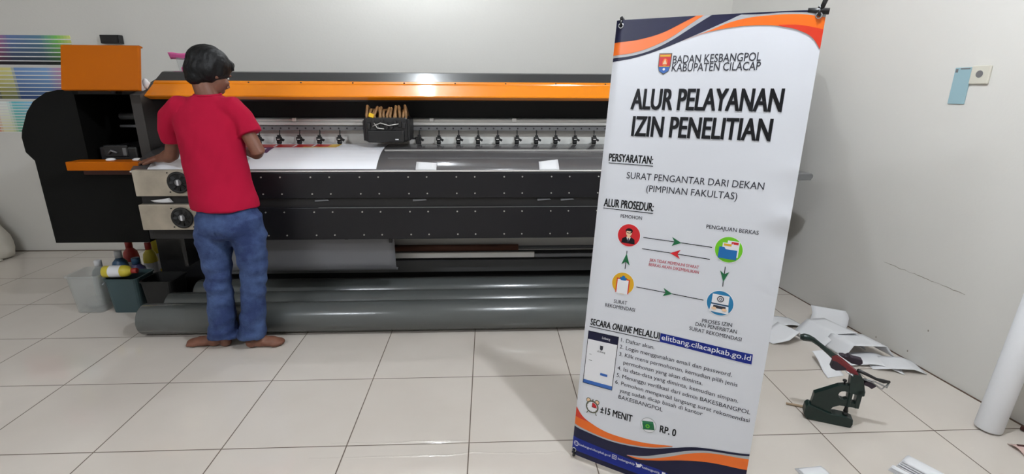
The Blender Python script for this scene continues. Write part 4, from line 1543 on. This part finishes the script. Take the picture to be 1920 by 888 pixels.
for k, (a0, b0, a1, b1) in enumerate(((.176, .226, .262, .205), (.178, .218, .250, .188), (.182, .213, .268, .196))):
    sp.tube([gp(a0, b0, -.01 + k * .008), gp((a0 + a1) / 2, (b0 + b1) / 2 + .006, -.012 + k * .01), gp(a1, b1, -.006 + k * .004), gp(.270, .222, 0)], .0028, 8)
sp.build('return_spring', M['steel'], PRS)
sp = MB()
for k in range(5):
    a = .115 + k * .008
    sp.tube([gp(a - .012, .252 - k * .004, -.016), gp(a + .004, .240 - k * .004, -.018), gp(a + .022, .242 - k * .005, -.014)], .0022, 8)
sp.build('return_spring', M['steel'], PRS)
tag(MB().tube([(1.375, 1.985, .006), (1.43, 1.962, .006), (1.475, 1.945, .006)], [.005, .006, .0045], 10).build('stick', M['tanwood']), 'short tan stick lying on the tiles behind the green press', 'stick')

# ================================================================== SCRAPS OF PAPER
def ribbon(pts, wv, fold=False, n=6):
    """a strip of paper following pts, its width given by the vector wv"""
    pts = [Vector(q) for q in pts]
    wv = Vector(wv)
    k = MB()
    def fn(u, v):
        f = u * (len(pts) - 1)
        i = min(int(f), len(pts) - 2)
        t_ = f - i
        p0, p1, p2, p3 = pts[max(i - 1, 0)], pts[i], pts[i + 1], pts[min(i + 2, len(pts) - 1)]
        if fold:
            q = p1.lerp(p2, t_) + wv * (v - .5)
            q.z = max(q.z, .0015)
            return q
        q = .5 * ((2 * p1) + (p2 - p0) * t_ + (2 * p0 - 5 * p1 + 4 * p2 - p3) * t_**2 + (3 * p1 - p0 - 3 * p2 + p3) * t_**3)
        q = q + wv * (v - .5)
        q.z = max(q.z, .0015)
        return q
    k.grid(fn, (len(pts) - 1) * 6, n, thick=.0012)
    return k


SC = [
    ([(2.02, 2.70, .004), (2.09, 2.76, .03), (2.13, 2.81, .055), (2.14, 2.85, .085)], (.17, -.10, 0), 'tall folded paper strip leaning up against the right wall'),
    ([(1.60, 2.62, .004), (1.68, 2.60, .035), (1.745, 2.62, .075), (1.80, 2.66, .012)], (.05, -.14, 0), 'peaked white paper strip beside the edge of the banner'),
    ([(1.52, 2.72, .004), (1.66, 2.76, .012), (1.80, 2.80, .03), (1.93, 2.82, .004)], (.03, -.13, .0), 'flat white paper strip farthest back by the banner'),
    ([(1.86, 2.60, .004), (1.94, 2.61, .08), (2.04, 2.60, .09), (2.08, 2.56, .006)], (.06, -.20, 0), 'arched white paper strip in the middle of the scrap heap'),
    ([(1.92, 2.46, .004), (1.96, 2.46, .075), (2.14, 2.45, .07), (2.17, 2.42, .02)], (.03, -.15, 0), 'box-shaped fold of white paper in front of the scrap heap'),
    ([(1.86, 2.36, .003), (1.98, 2.36, .012), (2.08, 2.34, .02), (2.16, 2.27, .003)], (.06, .13, 0), 'flat white paper strip behind the press handle'),
    ([(2.02, 2.33, .003), (2.10, 2.30, .022), (2.20, 2.28, .026), (2.265, 2.27, .003)], (.03, .13, 0), 'folded white paper strip nearest the foot of the right wall'),
    ([(1.80, 2.40, .045), (1.79, 2.33, .030), (1.775, 2.26, .008), (1.765, 2.205, .002)], (.10, .02, 0), 'small white paper flap left of the press handle'),
]
for i, (pts, wv, lab) in enumerate(SC):
    tag(ribbon(pts, wv, i in (0, 1, 3, 4, 6)).build('paper_scrap', M['paper']), lab, 'paper scrap', 'paper scraps by the right wall')
# folded sheets near the lower edge of the picture
def folded(cx, cy, L, wd, ang, h, label):
    k = MB()
    rot = Matrix.Rotation(ang, 3, 'Z')
    for i in range(4):
        zz = h * i / 3
        def fn(u, v, i=i, zz=zz):
            a = (u - .5) * L * (1 - .03 * i)
            b = (v - .5) * wd * (1 - .06 * i)
            q = rot @ Vector((a, b, 0))
            return (cx + q.x, cy + q.y, .0025 + zz * (.35 + .65 * math.sin(PI * min(1, v * .8 + .15))))
        k.grid(fn, 10, 8, thick=.0012)
    tag(k.build('folded_paper', M['paper']), label, 'folded paper', 'folded sheets at the lower right')


folded(1.675, 1.49, .24, .09, R(-62), .035, 'thick folded white sheet on the tiles below the press')
folded(1.578, 1.508, .13, .035, R(-58), .018, 'narrow folded white strip left of the thick folded sheet')
folded(1.23, 1.545, .11, .07, R(5), .010, 'flat white paper scrap beside the foot of the banner')

# ================================================================== LEANING ROLL, WALL ITEMS, RIGHT EDGE
base = Vector((2.150, 1.775, .0))
axis = Vector((.135, .02, .99)).normalized()
axis = (Vector((2.272, 1.80, 1.2)) - Vector((2.150, 1.775, 0))).normalized()
lr = thing('leaning_roll', 'white paper roll leaning upright against the right wall', 'roll', base)
sd = Vector((axis.z, 0, -axis.x)).normalized()
lift = .048 * abs(sd.z)
p0 = base + Vector((0, 0, lift))
MB().tube([p0, p0 + axis * .006, p0 + axis * 1.20], [.046, .048, .048], 32).build('roll_paper', M['paper'], lr)
MB().tube([p0 - axis * .001, p0 + axis * .02], [.018, .018], 20).build('core', M['core'], lr)
wo = thing('wall_outlet', 'cream power outlet on the right wall beside the blue card', 'outlet', on_wall(1.14, 1.43))


def wbox(mb, s0, s1, z0, z1, d0, d1, m=0, b=.003):
    c = on_wall((s0 + s1) / 2, (z0 + z1) / 2, (d0 + d1) / 2)
    rot = Matrix((WD, WN, Vector((0, 0, 1)))).transposed()
    return mb.obox(c, rot, (abs(s1 - s0) / 2, abs(d1 - d0) / 2, abs(z1 - z0) / 2), m, b)


WOS = on_wall(0, 0)
wbox(MB(), 1.100, 1.185, 1.436, 1.518, 0, .012, 0, .004).build('faceplate', M['cream'], wo)
k = MB()
cc = on_wall(1.142, 1.482, .0)
def disk_wall(mb, s, z, r, d0, d1, n=20, m=0):
    a = [on_wall(s + r * math.cos(t_), z + r * math.sin(t_), d0) for t_ in np.linspace(0, 2 * PI, n + 1)[:-1]]
    b = [on_wall(s + r * math.cos(t_), z + r * math.sin(t_), d1) for t_ in np.linspace(0, 2 * PI, n + 1)[:-1]]
    mb.add(a + b, [(i, (i + 1) % n, n + (i + 1) % n, n + i) for i in range(n)] + [tuple(range(n)), tuple(range(n, 2 * n))], m)
disk_wall(k, 1.142, 1.480, .020, .011, .0125)
disk_wall(k, 1.142, 1.480, .016, .0122, .0132, m=1)
k.build('socket', [M['cream'], M['greysteel']], wo)
bc = wbox(MB(), 1.018, 1.098, 1.345, 1.512, 0.001, .006, 0, .001)
rot = Matrix.Rotation(0, 3, 'Z')
bco = tag(bc.build('wall_card', M['bluepaper']), 'blue grey card taped to the right wall beside the power outlet', 'card')
tp = MB()
wbox(tp, 1.045, 1.09, 1.503, 1.509, .006, .0068, 0, 0)
wbox(tp, 1.022, 1.034, 1.490, 1.506, .006, .0068, 0, 0)
tp.build('tape', M['greysteel'], bco)
tag(MB().tube([(2.287, 1.765, .012), (2.300, 1.735, .014), (2.312, 1.68, .012)], [.010, .013, .012], 10).build('strap', M['brownred']), 'short dark brown strap end on the floor right of the leaning roll', 'strap')
k = MB().grid(lambda u, v: (2.135 + u * .15, 1.675 - v * .07 - u * .02, .004 + .012 * math.sin(PI * v)), 6, 4, thick=.002)
k2 = tag(k.build('pink_card', M['pinkish']), 'pale pink card on the floor at the right edge of the photo', 'card')
MB().tube([(2.150, 1.652, .016), (2.20, 1.630, .021), (2.27, 1.61, .019)], .005, 8).build('dark_edge', M['brownred'], k2)

# ================================================================== LEFT SIDE: BUCKETS, BOTTLES, CHARTS, SACK
bk = thing('bucket', 'dark teal square plastic bucket on the floor left of the vinyl rolls', 'bucket', (-2.35, 3.21, 0))
def square_tub(cx, cy, w0, w1, d0, d1, h, th=.004, rr=.03):
    def ring(w_, d_, z):
        pts = []
        for sx, sy, a0 in ((1, 1, 0), (-1, 1, 90), (-1, -1, 180), (1, -1, 270)):
            for q in range(5):
                a = R(a0 + q * 22.5)
                pts.append((cx + sx * (w_ - rr) + rr * math.cos(a), cy + sy * (d_ - rr) + rr * math.sin(a), z))
        return pts
    rings = [ring(w0, d0, 0.0), ring(w1, d1, h), ring(w1 + .006, d1 + .006, h), ring(w1 + .006, d1 + .006, h + .008), ring(w1 - th, d1 - th, h + .008), ring(w0 - th, d0 - th, .006)]
    k = MB()
    n = 20
    vs = [q for r_ in rings for q in r_]
    fs = [(i * n + a, i * n + (a + 1) % n, (i + 1) * n + (a + 1) % n, (i + 1) * n + a) for i in range(len(rings) - 1) for a in range(n)]
    fs += [tuple(range(n))[::-1], tuple(range((len(rings) - 1) * n, len(rings) * n))]
    return k.add(vs, fs, 0, False)


square_tub(-2.35, 3.21, .090, .102, .085, .098, .225).build('tub', M['teal'], bk)
hb = MB().tube([(-2.452, 3.21, .232), (-2.46, 3.17, .21), (-2.455, 3.11, .20)], .004, 8)
hb.build('bucket_handle', M['greyp'], bk)
cb = thing('clear_tub', 'clear plastic tub on the floor beside the dark teal bucket', 'tub', (-2.585, 3.21, 0))
square_tub(-2.585, 3.21, .085, .100, .085, .10, .245).build('tub', M['clear'], cb)
cr_ = MB().ell((-2.585, 3.21, .045), (.070, .068, .038), seg=14)
cr_.v = [tuple(Vector(q) + Vector((1, 1, .6)) * noise.noise(Vector(q) * 30) * .010) for q in cr_.v]
tag(cr_.build('crumpled_bag', M['clear']), 'crumpled clear bag in the bottom of the clear tub', 'bag')
tb2 = thing('waste_bin', 'black plastic bin behind the end of the front vinyl roll', 'bin', (-2.135, 3.20, 0))
square_tub(-2.128, 3.20, .085, .10, .085, .095, .21).build('tub', M['rubber'], tb2)


def bottle(x, y, z0, h, r, body_m, cap_m, label, lean=(0, 0), flat=1.0):
    t = thing('ink_bottle', label, 'bottle', (x, y, z0), 'ink bottles around the bucket')
    ax = Vector((lean[0], lean[1], 1)).normalized()
    prof = [(0, r * .92), (.01, r), (.62, r), (.74, r * .86), (.82, r * .45), (.86, r * .38)]
    b0 = Vector((x, y, z0 + .002 + r * math.hypot(ax.x, ax.y)))
    MB().tube([b0 + ax * (h * a) for a, _ in prof], [q for _, q in prof], 18, flat=flat).build('bottle_body', body_m, t)
    MB().tube([b0 + ax * h * .84, b0 + ax * h * .99, b0 + ax * h], [r * .46, r * .46, r * .40], 16).build('cap', cap_m, t)
    lb_ = MB().tube([b0 + ax * h * .20, b0 + ax * h * .55], r * 1.02, 18, caps=False, flat=flat)
    lb_.build('bottle_label', M['paper'] if cap_m is not M['paper'] else body_m, t)
    return t


bottle(-2.455, 3.15, .233, .20, .038, M['yel'], M['redp'], 'yellow ink bottle with red cap lying across the teal bucket', (60, 2))
bottle(-2.585, 3.47, 0, .31, .050, M['blue'], M['paper'], 'blue ink bottle with white cap behind the teal bucket')
bottle(-2.655, 3.37, 0, .275, .048, M['greyp'], M['paper'], 'grey ink bottle with white cap behind the clear tub')
bottle(-2.44, 3.42, 0, .275, .055, M['pur'], M['blue'], 'violet ink bottle with blue cap behind the teal bucket')
bottle(-2.615, 3.63, 0, .34, .050, M['redp'], M['redp'], 'red ink bottle standing behind the blue bottle')
bottle(-2.555, 3.80, 0, .35, .052, M['yel'], M['yel'], 'yellow ink bottle farthest back under the printer cabinet')
bottle(-2.475, 3.62, 0, .325, .045, M['yel'], M['redp'], 'amber yellow ink bottle with red cap near the printer leg')

# colour charts on the back wall
def chart(x0, x1, z0, z1, m, label):
    k = MB().box(x0, x1, 4.474, 4.4795, z0, z1)
    o_ = tag(k.build('colour_chart', m), label, 'chart', 'printed colour charts on the back wall')
    return o_


W_ = (255, 255, 255)
chart(-4.16, -3.33, 1.565, 1.795, chart_material('chart_dark_rows', [(0, (225, 60, 110)), (.28, (190, 70, 130)), (.42, (80, 110, 170)), (.7, (60, 120, 150)), (.86, (110, 200, 60)), (1, (225, 225, 120))], 7, (W_, 90), ((40, 40, 45), 0)),
      'wide colour chart with dark swatch rows on the back wall, topmost one')
chart(-4.16, -3.44, 1.300, 1.550, chart_material('chart_pastel', [(0, (60, 60, 65)), (.22, (110, 110, 115)), (.26, (225, 210, 90)), (.42, (220, 215, 120)), (.46, (60, 120, 190)), (.8, (90, 150, 210)), (1, (215, 120, 150))], 8, (W_, 120), ((120, 130, 150), 30)),
      'pale colour chart with a yellow middle on the back wall, middle one')
chart(-4.40, -3.73, 1.035, 1.285, chart_material('chart_small', [(0, (210, 50, 60)), (.48, (220, 60, 70)), (.55, (240, 240, 240)), (.66, (230, 240, 235)), (.74, (90, 190, 200)), (1, (140, 190, 230))], 11, (W_, 40), ((235, 225, 170), 90), .3),
      'small red and turquoise colour chart on the back wall, lowest one')
k = MB().box(-3.07, -2.92, 4.43, 4.479, 1.735, 1.80, b=.004)
wbk = tag(k.build('wall_box', M['black']), 'small black box on the back wall above the orange lid', 'box')
MB().box(-3.06, -2.93, 4.426, 4.431, 1.745, 1.79).build('box_front', M['recess'], wbk)
# white sack slumped against the back wall
sk = MB()
ring_loft(sk, [((-4.36, 4.27, .004), (.29, 0, 0), (0, .17, 0)), ((-4.36, 4.27, .06), (.30, 0, 0), (0, .18, 0)), ((-4.37, 4.28, .16), (.285, 0, 0), (0, .17, 0)), ((-4.39, 4.30, .28), (.255, 0, 0), (0, .14, 0)),
                   ((-4.41, 4.32, .38), (.22, 0, 0), (0, .11, 0)), ((-4.43, 4.34, .46), (.17, 0, 0), (0, .07, 0)), ((-4.44, 4.35, .50), (.12, 0, 0), (0, .04, 0))], 32)
SK = thing('sack', 'off-white plastic sack slumped on the floor against the back wall', 'sack', (-4.36, 4.27, 0))
def sackfn(p, nn):
    k_ = min(1, max(0, p.z / .06))
    a = noise.noise(p * 7) * .03 + noise.noise(p * 18) * .010
    q = p + nn * a * k_
    q.y = min(q.y, 4.47)
    q.z = max(q.z, 0.001)
    return q
remesh(sk, 'sack_body', [M['bag']], SK, .016, 3, sackfn)
MB().ell((-4.10, 4.19, .012), (.04, .02, .010), seg=12).build('sack_corner', M['bag'], SK)

for o in bpy.data.objects:
    if '_frame' in o:
        del o['_frame']
